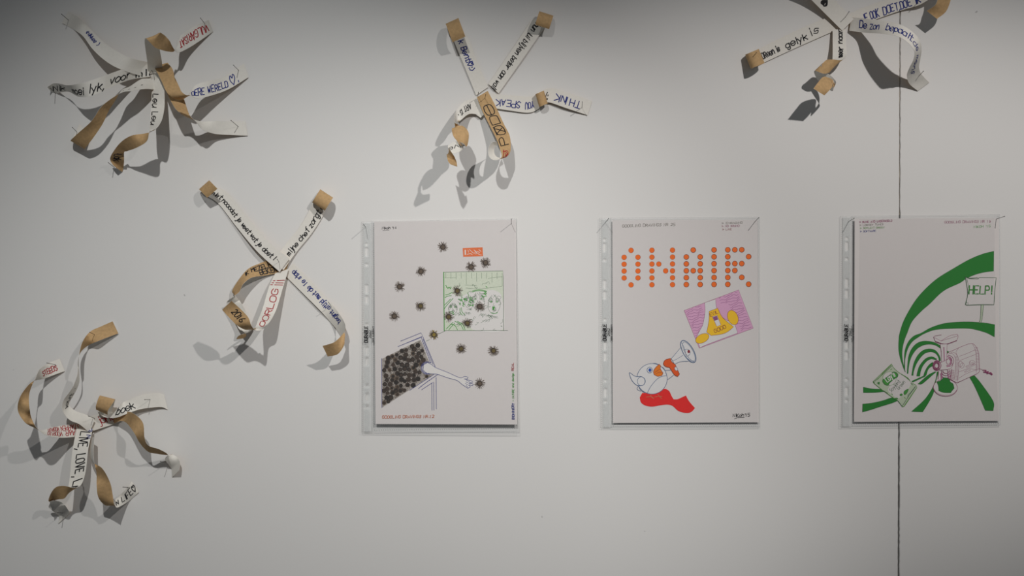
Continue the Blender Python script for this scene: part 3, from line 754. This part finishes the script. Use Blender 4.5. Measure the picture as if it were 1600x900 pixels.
# bag with its mass of burrs
poly = [(596, 561), (626, 546), (657, 531), (661, 539), (664.5, 550), (671, 566)]+[(667.5+9.5*math.cos(math.radians(a)), 575.5-9.5*math.sin(math.radians(a))) for a in range(60, 301, 24)]+[(677, 585), (597, 637)]
def inside(x, y, pg):
    c = False; j = len(pg)-1
    for i in range(len(pg)):
        if (pg[i][1] > y) != (pg[j][1] > y) and x < (pg[j][0]-pg[i][0])*(y-pg[i][1])/(pg[j][1]-pg[i][1])+pg[i][0]: c = not c
        j = i
    return c
s1.shape('bag_opening', 'mass_grey', [poly])
rb_ = random.Random(8); hair = MB(); core = MB(); l0 = s1.lift(); l1 = s1.lift(); l2 = s1.lift(); cs = []
tries = 0
while len(cs) < 74 and tries < 9000:
    tries += 1; x = rb_.uniform(594, 680); y = rb_.uniform(530, 640)
    if inside(x, y, poly) and all((x-a)**2+(y-b)**2 > 34 for a, b in cs) and all(inside(x+dx_, y+dy_, poly) for dx_, dy_ in ((-3, 0), (3, 0), (0, -3), (0, 3))): cs.append((x, y))
for x, y in cs:
    for k in range(26):
        a = rb_.uniform(0, 2*math.pi); r0 = 3; r1 = rb_.uniform(5, 7.4)
        p, q = (x+r0*math.cos(a), y+r0*math.sin(a)), (x+r1*math.cos(a), y+r1*math.sin(a))
        if inside(*q, poly): s1.lines(hair, [[p, q]], 0.33, False, l0)
    r = rb_.uniform(3.0, 4.2); s1.disc(core, x, y, r, l1, 12, rb_.choice([0, 0, 1, 1, 2])); s1.disc(core, x+.3, y+.2, r*.62, l2, 10, rb_.choice([0, 1, 1]))
hair.build('burr_spines', M['burr_core'], s1.root)['kind'] = 'stuff'
core.build('burr_heads', [M['burr_dark'], M['burr_core'], M['burr_ring']], s1.root)['kind'] = 'stuff'
s1.draw('bag_outline', 'arm_blue', [[(626, 533), (658, 520), (661, 527), (680, 573)], [(622, 541.5), (640, 534), (659, 526)], [(628, 539), (657, 527.5)], [(658, 526), (659.5, 531), (673, 567)], [(661, 530), (676.5, 569)],
    [(683.5, 585.5), (668, 596), (653.7, 607.2)], [(678, 585), (640, 610)], [(676, 597.7), (658.8, 609)], [(674.8, 598.5), (675, 641)], [(677.8, 597), (678, 641)], [(681.4, 590), (681.8, 639)], [(596.5, 560), (596.7, 637)]], 0.75)
mb = MB(); lf = s1.lift()
for k in range(11): s1.disc(mb, 660+k*1.45, 533+k*3.7, 0.75, lf, 6)
for k in range(8): s1.disc(mb, 681-k*3.3, 587.5+k*2.25, 0.75, lf, 6)
mb.build('stitch_dots', M['arm_blue'], s1.root)
arm = [(668, 566.5), (674, 569.5), (681, 574.5), (699.6, 582), (719, 590.4), (726, 588.3), (731.4, 589.4), (730, 592), (725, 592), (732, 594), (738, 595.5), (738, 598), (733, 598), (739.7, 600.5), (738, 602.6), (733, 601), (735, 604.5), (731, 606.5), (722, 600.7), (714, 594.5), (699.6, 590.4), (683, 584.8), (667.7, 583.3), (661, 578), (662, 570)]
s1.shape('arm_figure', 'white_ink', [arm], False, 'arm_blue', 0.7)
s1.draw('fingers', 'arm_blue', [[(725, 592), (728.5, 592.3)], [(729, 594), (734, 597)], [(728, 596.6), (735, 600)], [(727, 599), (733, 602.5)], [(728, 602), (731, 605)]], 0.6)
s1.draw('sleeve_cuff', 'arm_blue', [ell(667.5, 575, 9.5, 10, 0, 60, 300, 14), ell(667.5, 575, 8.2, 8.6, 0, 70, 290, 14)], 0.8)
for i, (x, y, yl) in enumerate(((692, 386, 0), (657.5, 424, 0), (624.5, 448, 0), (616, 494, 0), (657, 478, 1), (736, 417, 0), (758.5, 410.5, 0), (714.5, 454.5, 1), (749.5, 479, 0), (701, 495, 1), (730, 505, 1), (678, 523, 2), (720.5, 545, 1), (771, 548, 1), (749.5, 599, 0))):
    r_ = random.Random(100+i); mb = MB(); a0, a1, a2 = s1.lift(), s1.lift(), s1.lift()
    for k in range(64):
        a = r_.uniform(0, 2*math.pi); rr = r_.uniform(5.6, 9.2)*(1.0 if yl < 2 else .9)
        b = a+r_.uniform(-.12, .12)
        s1.lines(mb, [[(x+3.2*math.cos(a), y+3.2*math.sin(a)), (x+rr*math.cos(b), y+rr*math.sin(b))]], 0.42, False, a0, 3 if (yl == 2 and k % 2) else 1)
    s1.disc(mb, x, y, 4.5, a1, 16, 0); s1.disc(mb, x+.2, y+.1, 2.9, a2, 12, 3 if yl == 2 else 4 if yl else 2)
    mb.build('burr', [M['burr_core'], M['burr_hair'], M['burr_ring'], M['burr_yellow'], M['burr_olive']], s1.root)
s1.text('caption', 'ink_orange', 'GOOGLING DRAWINGS NR.12', (597.5, 653.6), (678, 652.6), 4.2, 0.65)
s1.text('side_caption', 'arm_blue', 'BIOMIMICRY', (803.6, 655), (803.3, 630), 3.4, 0.8)
s1.text('side_caption', 'leaf_green', '= NATURE and design', (803.3, 627), (802.8, 583), 3.0, 0.5)
s1.text('side_caption', 'red', 'REAL', (802.8, 579), (802.6, 567), 3.2, 0.6)
sleeve([(565, 346.8), (807, 341.8), (811.3, 676.5), (565.3, 674.8)], s1, (568, 580), holes(572.8, 0, 0.004), 2.2, 7.5, 'clear punched sleeve around the burr drawing, its lower edge shadowed on the wall', [(663.6, 664), (672, 669.5)], (569.5+5, 510))

# ---- sheet 2: ON AIR -------------------------------------------------------------
s2 = Sheet('on_air_drawing', [(956.8, 344.2), (1184, 343.6), (1185.6, 659.8), (957.8, 661)], 4, 5, 'drawing lettered ON AIR in orange dots above a bird with a megaphone')
s2.text('caption', 'grey_ink', 'GOOGLING DRAWINGS NR 25', (972.5, 355.3), (1055, 352.6), 4.2, 0.6)
s2.text('caption', 'grey_ink', '> ENGAGING', (1128, 350.2), (1160, 349.4), 2.9, 0.5)
s2.text('caption', 'plum', '> NO SOUND', (1128, 355), (1155, 354.3), 2.9, 0.5)
s2.text('caption', 'maroon', '> LIVE', (1129, 359.8), (1143, 359.5), 2.6, 0.5)
dots = []
def row(r, x): return 391.2+r*10.78-(x-986)*0.0055
for x, rs in ((986, (0, 5)), (975.2, (1, 2, 3, 4)), (996.8, (1, 2, 3, 4)), (1018.6, range(6)), (1029.4, (2,)), (1040.1, (3,)), (1050.8, range(6)),
              (1072.4, (1, 2, 3, 4, 5)), (1083.2, (0, 3)), (1094.1, (1, 2, 3, 4, 5)), (1115.7, range(6)), (1137.2, range(6)), (1148.2, (0, 2, 3)), (1159, (0, 2, 4)), (1169.8, (1, 5))):
    for r in rs: dots.append((x, row(r, x)))
la, lb = s2.lift(), s2.lift(); v0 = None
for i, (x, y) in enumerate(dots):
    mb = MB(); rim = x > 1060
    s2.disc(mb, x, y, 4.35 if rim else 4.15, la, 20, 1); s2.disc(mb, x-.1, y, 3.65 if rim else 3.85, lb, 20, 0)
    mb.build('orange_dot', [M['dot_orange'], M['dot_rim']], s2.root)
zp = Z(1060, 445, 7.82)
s2.shape('purple_panel', 'mauve', [zp([(70, 315), (735, 62), (915, 530), (255, 775)])], False, 'plum', 0.5)
wav = []; rp = random.Random(4)
fx = lambda u, v: (70+(735-70)*u+(255-70)*v, 315+(62-315)*u+(775-315)*v)
def clipw(u, v):   # keep the waves off the plain central figure
    return not (0.30 < u < 0.62 and v < 0.25) and not (u > 0.0 and 0.26+0.2*(v < .5) < u < 0.74 and v >= 0.2) and not (v > 0.78 and u < .78)
for k in range(17):
    v0 = 0.03+k*0.058; cur = []
    for i in range(61):
        u = i/60; v = v0+0.018*math.sin(u*26+k*1.3)+0.01*math.sin(u*61+k)
        if 0.01 < v < 0.98 and 0.015 < u < 0.975 and clipw(u, v): cur.append(zp([fx(u, v)])[0])
        else:
            if len(cur) > 1: wav.append(cur)
            cur = []
    if len(cur) > 1: wav.append(cur)
s2.draw('purple_waves', 'mauve_dark', wav, 0.5)
s2.shape('white_field', 'bird_fill', [zp([(320, 220), (455, 172), (470, 290), (540, 400), (690, 480), (725, 590), (330, 738), (265, 770), (215, 650), (260, 560), (300, 480), (325, 330)])], False, 'plum', 0.45)
s2.shape('yellow_field', 'yellow', [zp([(375, 325), (480, 285), (540, 400), (675, 515), (600, 575), (520, 605), (400, 620), (345, 580), (372, 440)])], False, 'maroon', 0.5)
s2.shape('yellow_pad', 'yellow', [zp(ell(665, 400, 62, 92, -22, 0, 345, 18)), zp(ell(292, 655, 88, 52, -27, 0, 345, 18))], False, 'maroon', 0.5)
s2.text('panel_word', 'maroon', 'EVIL', zp([(392, 390)])[0], zp([(488, 345)])[0], 5.2, 0.75)
s2.text('panel_word', 'maroon', 'GOOD', zp([(448, 588)])[0], zp([(583, 528)])[0], 5.6, 0.75)
s2.shape('switch', 'bird_fill', [zp([(415, 390), (472, 373), (520, 490), (468, 508)])], False, 'plum', 0.5)
s2.shape('switch_rocker', 'mauve_dark', [zp([(422, 394), (470, 379), (486, 424), (440, 440)])])
zb = Z(970, 520, 6.43)
s2.shape('red_blob', 'blob_red', [zb([(215, 605), (190, 650), (203, 700), (250, 732), (320, 742), (400, 728), (470, 722), (520, 735), (570, 780), (620, 800), (680, 805), (718, 788), (745, 755)]+[(700, 705), (672, 665), (655, 630), (620, 645), (570, 667), (530, 668), (508, 630), (490, 590), (462, 568), (430, 565), (330, 600)])])
s2.shape('bird_body', 'bird_fill', [zb(ell(314, 462, 152, 153, 0, 0, 345, 26))], False, 'bird_line', 0.75)
s2.shape('bird_wing', 'bird_fill', [zb([(85, 408), (100, 407), (130, 430), (160, 440), (205, 440), (238, 462), (245, 495), (225, 525), (190, 532), (150, 520), (110, 475)])], True, 'bird_line', 0.9)
s2.draw('bird_lines', 'bird_line', [zb([(265, 608), (300, 540), (360, 470), (410, 440), (460, 430)]), zb(ell(205, 487, 38, 44)), zb([(175, 535), (163, 563), (182, 580), (200, 585)]), zb([(180, 540), (200, 575), (240, 605)]),
    zb([(300, 310), (350, 308), (400, 330)]), zb([(445, 378), (500, 375)]), zb([(470, 470), (500, 450), (530, 425)]), zb([(420, 345), (440, 370), (458, 420)])], 0.7, True)
s2.shape('bird_eye', 'white_ink', [zb(ell(290, 375, 27, 29, 0, 0, 345, 16))], False, 'bird_line', 0.8)
s2.shape('bird_pupil', 'eye_blue', [zb(ell(293, 375, 16, 18, 0, 0, 345, 12))])
s2.shape('bird_beak', 'beak', [zb([(385, 315), (402, 335), (398, 362), (425, 405), (412, 430), (370, 438), (335, 420), (328, 390), (345, 355)])], False, 'maroon', 0.7)
s2.draw('beak_line', 'maroon', [zb([(340, 400), (375, 375), (400, 365)]), zb([(350, 415), (385, 395), (410, 400)])], 0.5)
s2.draw('bird_feet', 'ink_orange', [zb([(258, 645), (300, 640), (330, 662)]), zb([(300, 625), (305, 642), (325, 650)]), zb([(340, 645), (385, 637), (410, 660)]), zb([(372, 620), (385, 637), (412, 640)])], 0.9)
s2.shape('megaphone_cone', 'bird_fill', [zb([(508, 258), (540, 222), (600, 150), (690, 285), (600, 290), (540, 316)])], False, 'bird_line', 0.6)
s2.draw('cone_line', 'bird_line', [zb([(520, 285), (570, 260), (625, 225)])], 0.5)
s2.shape('megaphone_bell', 'bird_fill', [zb(ell(678, 188, 124, 52, 60, 0, 345, 26))], False, 'bird_line', 1.2)
s2.draw('bell_inner', 'bird_line', [zb(ell(684, 188, 108, 38, 60)), zb([(630, 175), (665, 165), (690, 180), (695, 210), (670, 240)]), zb([(610, 100), (640, 160), (660, 250)]), zb([(660, 250), (700, 280), (740, 290)])], 0.6, True)
s2.shape('bell_core', 'maroon', [zb(ell(683, 188, 13, 16))])
s2.shape('megaphone_body', 'horn_orange', [zb([(430, 300), (448, 272), (500, 256), (510, 290), (545, 318), (560, 350), (590, 415), (572, 440), (540, 425), (490, 350), (450, 340), (428, 318)])], False, 'dot_rim', 0.7)
s2.shape('megaphone_hand', 'bird_fill', [zb(ell(556, 362, 14, 20, -30))], False, 'bird_line', 0.5)
s2.text('signature', 'black', "NiKoh'15", (1145.3, 651.3), (1171.5, 650.3), 4.6, 0.75)
s2.draw('signature_line', 'black', [[(1147.5, 654.4), (1152, 652.6), (1163, 652.2)]], 0.6)
sleeve([(936.5, 341), (1186.8, 339.2), (1187, 667.2), (938.5, 668.6)], s2, (940.5, 952), holes(944.8, -7, 0.006), 2.8, 3.6, 'clear punched sleeve around the ON AIR drawing', [(663.6, 662.8)], (942.3+5, 507))

# ---- sheet 3: green bands -----------------------------------------------------------
s3 = Sheet('green_band_drawing', [(1335.4, 341.5), (1560.8, 341), (1561.2, 657.6), (1334.4, 659)], 7, 5.5, 'rightmost drawing, curved green bands with a HELP! sign and a grinder')
s3.text('caption', 'plum', '> MUSIC AND UNDERWORLD', (1343, 348.6), (1394, 346.4), 3.0, 0.6)
s3.text('caption', 'grey_ink', '> LOONEY TUNES', (1343.5, 353.2), (1380, 351.8), 2.6, 0.5)
s3.text('caption', 'pack_green', '> SOYLENT GREEN', (1344, 358), (1381.5, 356.6), 2.6, 0.5)
s3.text('caption', 'arm_blue', '> SOFTWARE', (1344.2, 363), (1368.5, 362), 2.6, 0.55)
s3.text('caption', 'plum', 'GOOGLING DRAWINGS NR 18', (1476, 349), (1548, 347.6), 3.6, 0.5)
s3.text('caption', 'leaf_green', "NIKOH '15", (1521.5, 356.2), (1547.5, 355), 3.4, 0.45)
za = Z(1400, 380, 5.624); zc = Z(1400, 500, 5.624); zd = Z(1395, 520, 11.25); ze = Z(1310, 550, 6.92)
bands = [
 za([(860, 70), (760, 95), (640, 145), (500, 225), (370, 305), (270, 390), (180, 490), (110, 600), (60, 700), (30, 800)])+zd([(105, 120), (100, 230), (105, 330), (130, 450), (165, 560), (195, 640), (225, 695), (205, 620), (180, 520), (165, 400), (168, 300), (185, 200), (215, 100), (255, 0)])+za([(140, 690), (220, 600), (300, 530), (380, 450), (450, 400), (560, 350), (620, 310), (700, 275), (780, 255), (858, 245)]),
 za([(868, 715), (780, 700), (640, 690), (500, 695), (400, 710), (300, 745), (220, 790)])+zd([(380, 50), (300, 120), (250, 200), (215, 300), (203, 400), (200, 500), (200, 640), (215, 690), (213, 600), (215, 480), (230, 400), (250, 320), (290, 230), (350, 150), (430, 90), (560, 12)])+zc([(350, 85), (500, 75), (640, 75), (720, 90), (800, 115), (865, 150)]),
 zd([(250, 715), (256, 600), (265, 500), (280, 400), (320, 300), (380, 220), (450, 170), (540, 145), (640, 148), (740, 172), (830, 220), (835, 272), (760, 225), (680, 205), (580, 208), (500, 235), (430, 280), (370, 350), (325, 430), (295, 520), (278, 620), (270, 718)]),
 zd([(330, 748), (345, 650), (365, 550), (400, 460), (450, 380), (520, 315), (600, 285), (680, 283), (750, 310), (800, 365), (835, 440), (838, 495), (815, 495), (800, 430), (760, 370), (700, 340), (640, 338), (570, 360), (510, 410), (450, 490), (410, 560), (380, 640), (364, 700), (360, 750)]),
 zd([(418, 762), (435, 680), (465, 590), (520, 510), (580, 450), (640, 425), (700, 422), (770, 455), (770, 480), (700, 462), (660, 465), (610, 490), (560, 540), (520, 600), (490, 680), (475, 765)]),
 zd([(540, 760), (560, 690), (600, 610), (650, 550), (705, 515), (705, 582), (650, 612), (615, 660), (590, 740), (570, 762)]),
 zd([(330, 850), (350, 870), (575, 765), (545, 755)]),
 zd([(745, 680), (640, 730), (540, 810), (440, 900), (510, 900), (600, 830), (690, 750), (760, 690)]),
 zc([(360, 455), (350, 520), (318, 600), (250, 700), (135, 805), (235, 808), (290, 720), (330, 640), (345, 560), (375, 455)]),
 zc([(645, 500), (690, 488), (750, 560), (855, 715), (855, 797), (785, 795), (740, 690), (690, 580)]),
 ze([(270, 380), (370, 398), (480, 405), (510, 425), (400, 438), (270, 440)]),
 ze([(262, 562), (370, 550), (480, 525), (590, 492), (655, 520), (580, 552), (450, 592), (350, 625), (260, 650)]),
 zd([(945, 310), (995, 340), (970, 358), (942, 345)]),
]
for b in bands: s3.shape('green_band', 'band_green', [b], False, 'sketch_green', 0.35)
# help sign on its stick
s3.shape('sign_stick', 'pack_fill', [za([(748, 542), (770, 542), (758, 660), (745, 700), (730, 700), (742, 655)])], False, 'sketch_green', 0.6)
sg = za([(610, 298), (650, 312), (720, 314), (732, 302), (880, 303), (868, 420), (860, 540), (740, 540), (625, 545), (610, 537), (630, 440)])
s3.shape('sign_board', 'sheet_paper', [sg], False, 'sketch_green', 0.9)
s3.draw('sign_edge', 'sketch_green', [za([(606, 296), (650, 308), (718, 300)]), za([(620, 300), (640, 400), (618, 520), (610, 540)]), za([(610, 530), (632, 520), (632, 545)])], 0.6)
s3.text('sign_word', 'sketch_green', 'HELP!', za([(640, 447)])[0], za([(842, 447)])[0], 12.5, 2.0, 5, 0.12)
s3.text('sign_word', 'leaf_green', 'HELP!', za([(640, 447)])[0], za([(842, 447)])[0], 12.5, 1.0, 5, 0.12)
# crisp packet
zk = Z(1360, 565, 12)
s3.shape('packet', 'pack_fill', [zk([(395, 45), (50, 375), (72, 410), (220, 530), (430, 680), (515, 735), (600, 850), (640, 832), (870, 490), (850, 440), (760, 390), (700, 305), (540, 210), (440, 120)])], False, 'pack_green', 0.8)
s3.shape('packet_sheen', 'sheet_paper', [zk([(560, 230), (700, 340), (760, 420), (640, 600), (520, 690), (430, 640), (330, 520), (480, 330)])], True)
s3.shape('packet_emblem', 'sheet_paper', [zk(ell(358, 320, 125, 128, 0, 0, 345, 22))], False, 'pack_green', 0.45)
s3.shape('emblem_banner', 'leaf_green', [zk([(228, 370), (245, 330), (300, 300), (400, 225), (430, 195), (480, 205), (512, 240), (508, 285), (440, 330), (360, 400), (330, 445), (270, 430)])], True, 'sketch_green', 0.8)
s3.text('emblem_word', 'white_ink', "Lay's", zk([(322, 392)])[0], zk([(478, 262)])[0], 8.5, 1.3, 2, 0.05)
s3.text('packet_word', 'sketch_green', 'Soylent', zk([(395, 575)])[0], zk([(560, 385)])[0], 5.6, 0.55)
s3.text('packet_word', 'sketch_green', 'Green', zk([(535, 530)])[0], zk([(655, 390)])[0], 5.4, 0.5)
s3.shape('packet_leaf', 'leaf_green', [zk([(710, 515), (640, 550), (625, 600), (650, 620), (690, 580)]), zk(ell(577, 622, 26, 20, -20)), zk([(130, 400), (170, 385), (165, 425)]), zk([(455, 690), (500, 680), (515, 700), (470, 705)])], True, 'sketch_green', 0.5)
s3.draw('packet_folds', 'sketch_green', [zk([(400, 80), (230, 240), (80, 370)]), zk([(845, 470), (720, 640), (600, 830)]), zk([(575, 235), (660, 290), (740, 350)]), zk([(715, 610), (740, 600), (845, 465)]), zk([(245, 545), (320, 590)]), zk([(510, 730), (590, 830)]), zk([(140, 400), (160, 430)]), zk([(710, 620), (700, 680)]), zk([(760, 410), (800, 440)]), zk([(60, 370), (75, 400)])], 0.75)
s3.draw('packet_shading', 'pack_green', [zk([(380, 70), (220, 230)]), zk([(130, 335), (230, 230)]), zk([(860, 500), (640, 820)]), zk([(380, 150), (400, 140)]), zk([(640, 670), (655, 690)]), zk([(400, 600), (415, 620)]), zk([(590, 240), (700, 310)])], 1.0)
# grinder
g = Z(1470, 520, 9); W = []
s3.shape('grinder_body', 'sheet_paper', [g([(120, 270), (200, 235), (300, 190), (400, 155), (450, 150), (495, 195), (530, 280), (540, 400), (545, 545), (500, 580), (400, 625), (230, 705), (110, 640), (80, 400), (85, 300)])], False, 'plum', 0.6)
W += [g([(130, 285), (170, 270), (215, 300), (245, 350), (260, 420), (250, 540), (230, 705)]), g([(105, 300), (150, 290), (190, 320), (205, 400), (200, 560), (190, 660)]),
      g([(260, 330), (370, 290), (480, 240)]), g([(270, 390), (380, 345), (500, 300)]), g([(245, 350), (215, 270), (250, 220)]), g([(440, 155), (470, 200), (495, 290), (500, 440), (498, 560)]),
      g([(255, 550), (350, 515), (500, 440)]), g([(255, 640), (350, 580), (500, 520), (545, 505)]), g([(330, 550), (400, 510), (495, 520)]), g([(335, 545), (345, 555), (420, 525)]), g([(240, 695), (290, 675)]),
      g(ell(440, 420, 38, 32)), g(ell(445, 425, 14, 12)), g([(350, 470), (400, 450), (415, 400)]), g([(350, 470), (365, 485), (420, 460), (470, 430)]), g(ell(275, 440, 30, 40, 10)), g(ell(300, 460, 28, 38, 10)),
      g([(545, 505), (575, 515), (600, 530)])]
for k in range(22): y = 330+k*16; W.append(g([(205, y), (248-(k < 3)*10, y-4)]))
for k in range(16): y = 210+k*21; W.append(g([(492-(k < 3)*12, y), (533-(k < 4)*16+k*.3, y-3)]))
for k in range(12): y = 520+k*12; W.append(g([(110, y), (190, y+8)]))
s3.draw('grinder_lines', 'plum', W, 0.4, True)
h = zc
s3.shape('grinder_tray', 'sheet_paper', [h([(330, 150), (345, 185), (400, 205), (450, 208), (535, 178), (546, 145), (540, 125), (470, 140), (395, 185)])], False, 'plum', 0.5)
s3.draw('grinder_tray_lines', 'plum', [h([(330, 150), (395, 185), (546, 138)]), h([(330, 150), (340, 140), (400, 130)]), h([(345, 192), (400, 212), (455, 212), (535, 182)])], 0.5)
s3.shape('grinder_neck', 'sheet_paper', [h([(388, 212), (450, 212), (445, 370), (400, 390), (400, 290)])], False, 'plum', 0.5)
s3.shape('grinder_spout', 'sheet_paper', [h([(375, 385), (440, 350), (480, 330), (500, 400), (470, 430), (380, 440)])], False, 'plum', 0.5)
K = [h(ell(360, 400, 36, 44, 0)), h(ell(355, 400, 24, 30, 20))]
for k in range(14): a = k*0.45; K.append(h(ell(358+24*math.cos(a), 400+30*math.sin(a), 9, 9, 0, 0, 300, 7)))
K += [h(ell(465, 360, 42, 48, 0, -100, 120)), h(ell(462, 362, 30, 38, 0, -100, 120)), h(ell(460, 365, 18, 24)), h(ell(440, 470, 45, 40, 0, 0, 180)), h(ell(440, 455, 38, 34, 0, 0, 180)), h(ell(440, 445, 28, 24, 0, 0, 180)), h([(375, 450), (370, 520)]), h([(400, 440), (405, 510)]), h([(490, 430), (480, 515)])]
s3.draw('grinder_screw', 'plum', K, 0.75)
s3.draw('grinder_shade', 'plum_light', [h(ell(448, 365, 34, 44, 0, -90, 90)), h([(395, 470), (400, 515)]), h([(420, 240), (425, 360)]), h([(455, 470), (465, 510)])], 1.6)
s3.draw('power_cord', 'plum', [g([(595, 525), (640, 530), (610, 555), (670, 545), (650, 575), (700, 560), (725, 585)]), g([(600, 550), (680, 570), (720, 590)])], 1.3, True)
s3.shape('bowl', 'sheet_paper', [h(ell(434, 595, 105, 75, 3, 0, 345, 26))], False, 'plum', 0.65)
s3.shape('green_mince', 'band_green', [h([(358, 545), (395, 530), (415, 508), (440, 508), (470, 520), (478, 545), (500, 560), (512, 600), (490, 625), (480, 640), (420, 638), (375, 622), (372, 580)])], False, 'sketch_green', 0.6)
s3.draw('bowl_rim', 'plum', [h(ell(434, 600, 100, 62, 3, 10, 170, 14))], 0.5)
sleeve([(1313.2, 338), (1562, 335.5), (1563, 664), (1313, 667)], s3, (1317, 1329.5), holes(1323.8, -9, 0.0), 2.6, 4.2, 'clear punched sleeve around the green band drawing, over the wall joint', [(662.4, 661)], (1320+5, 507))
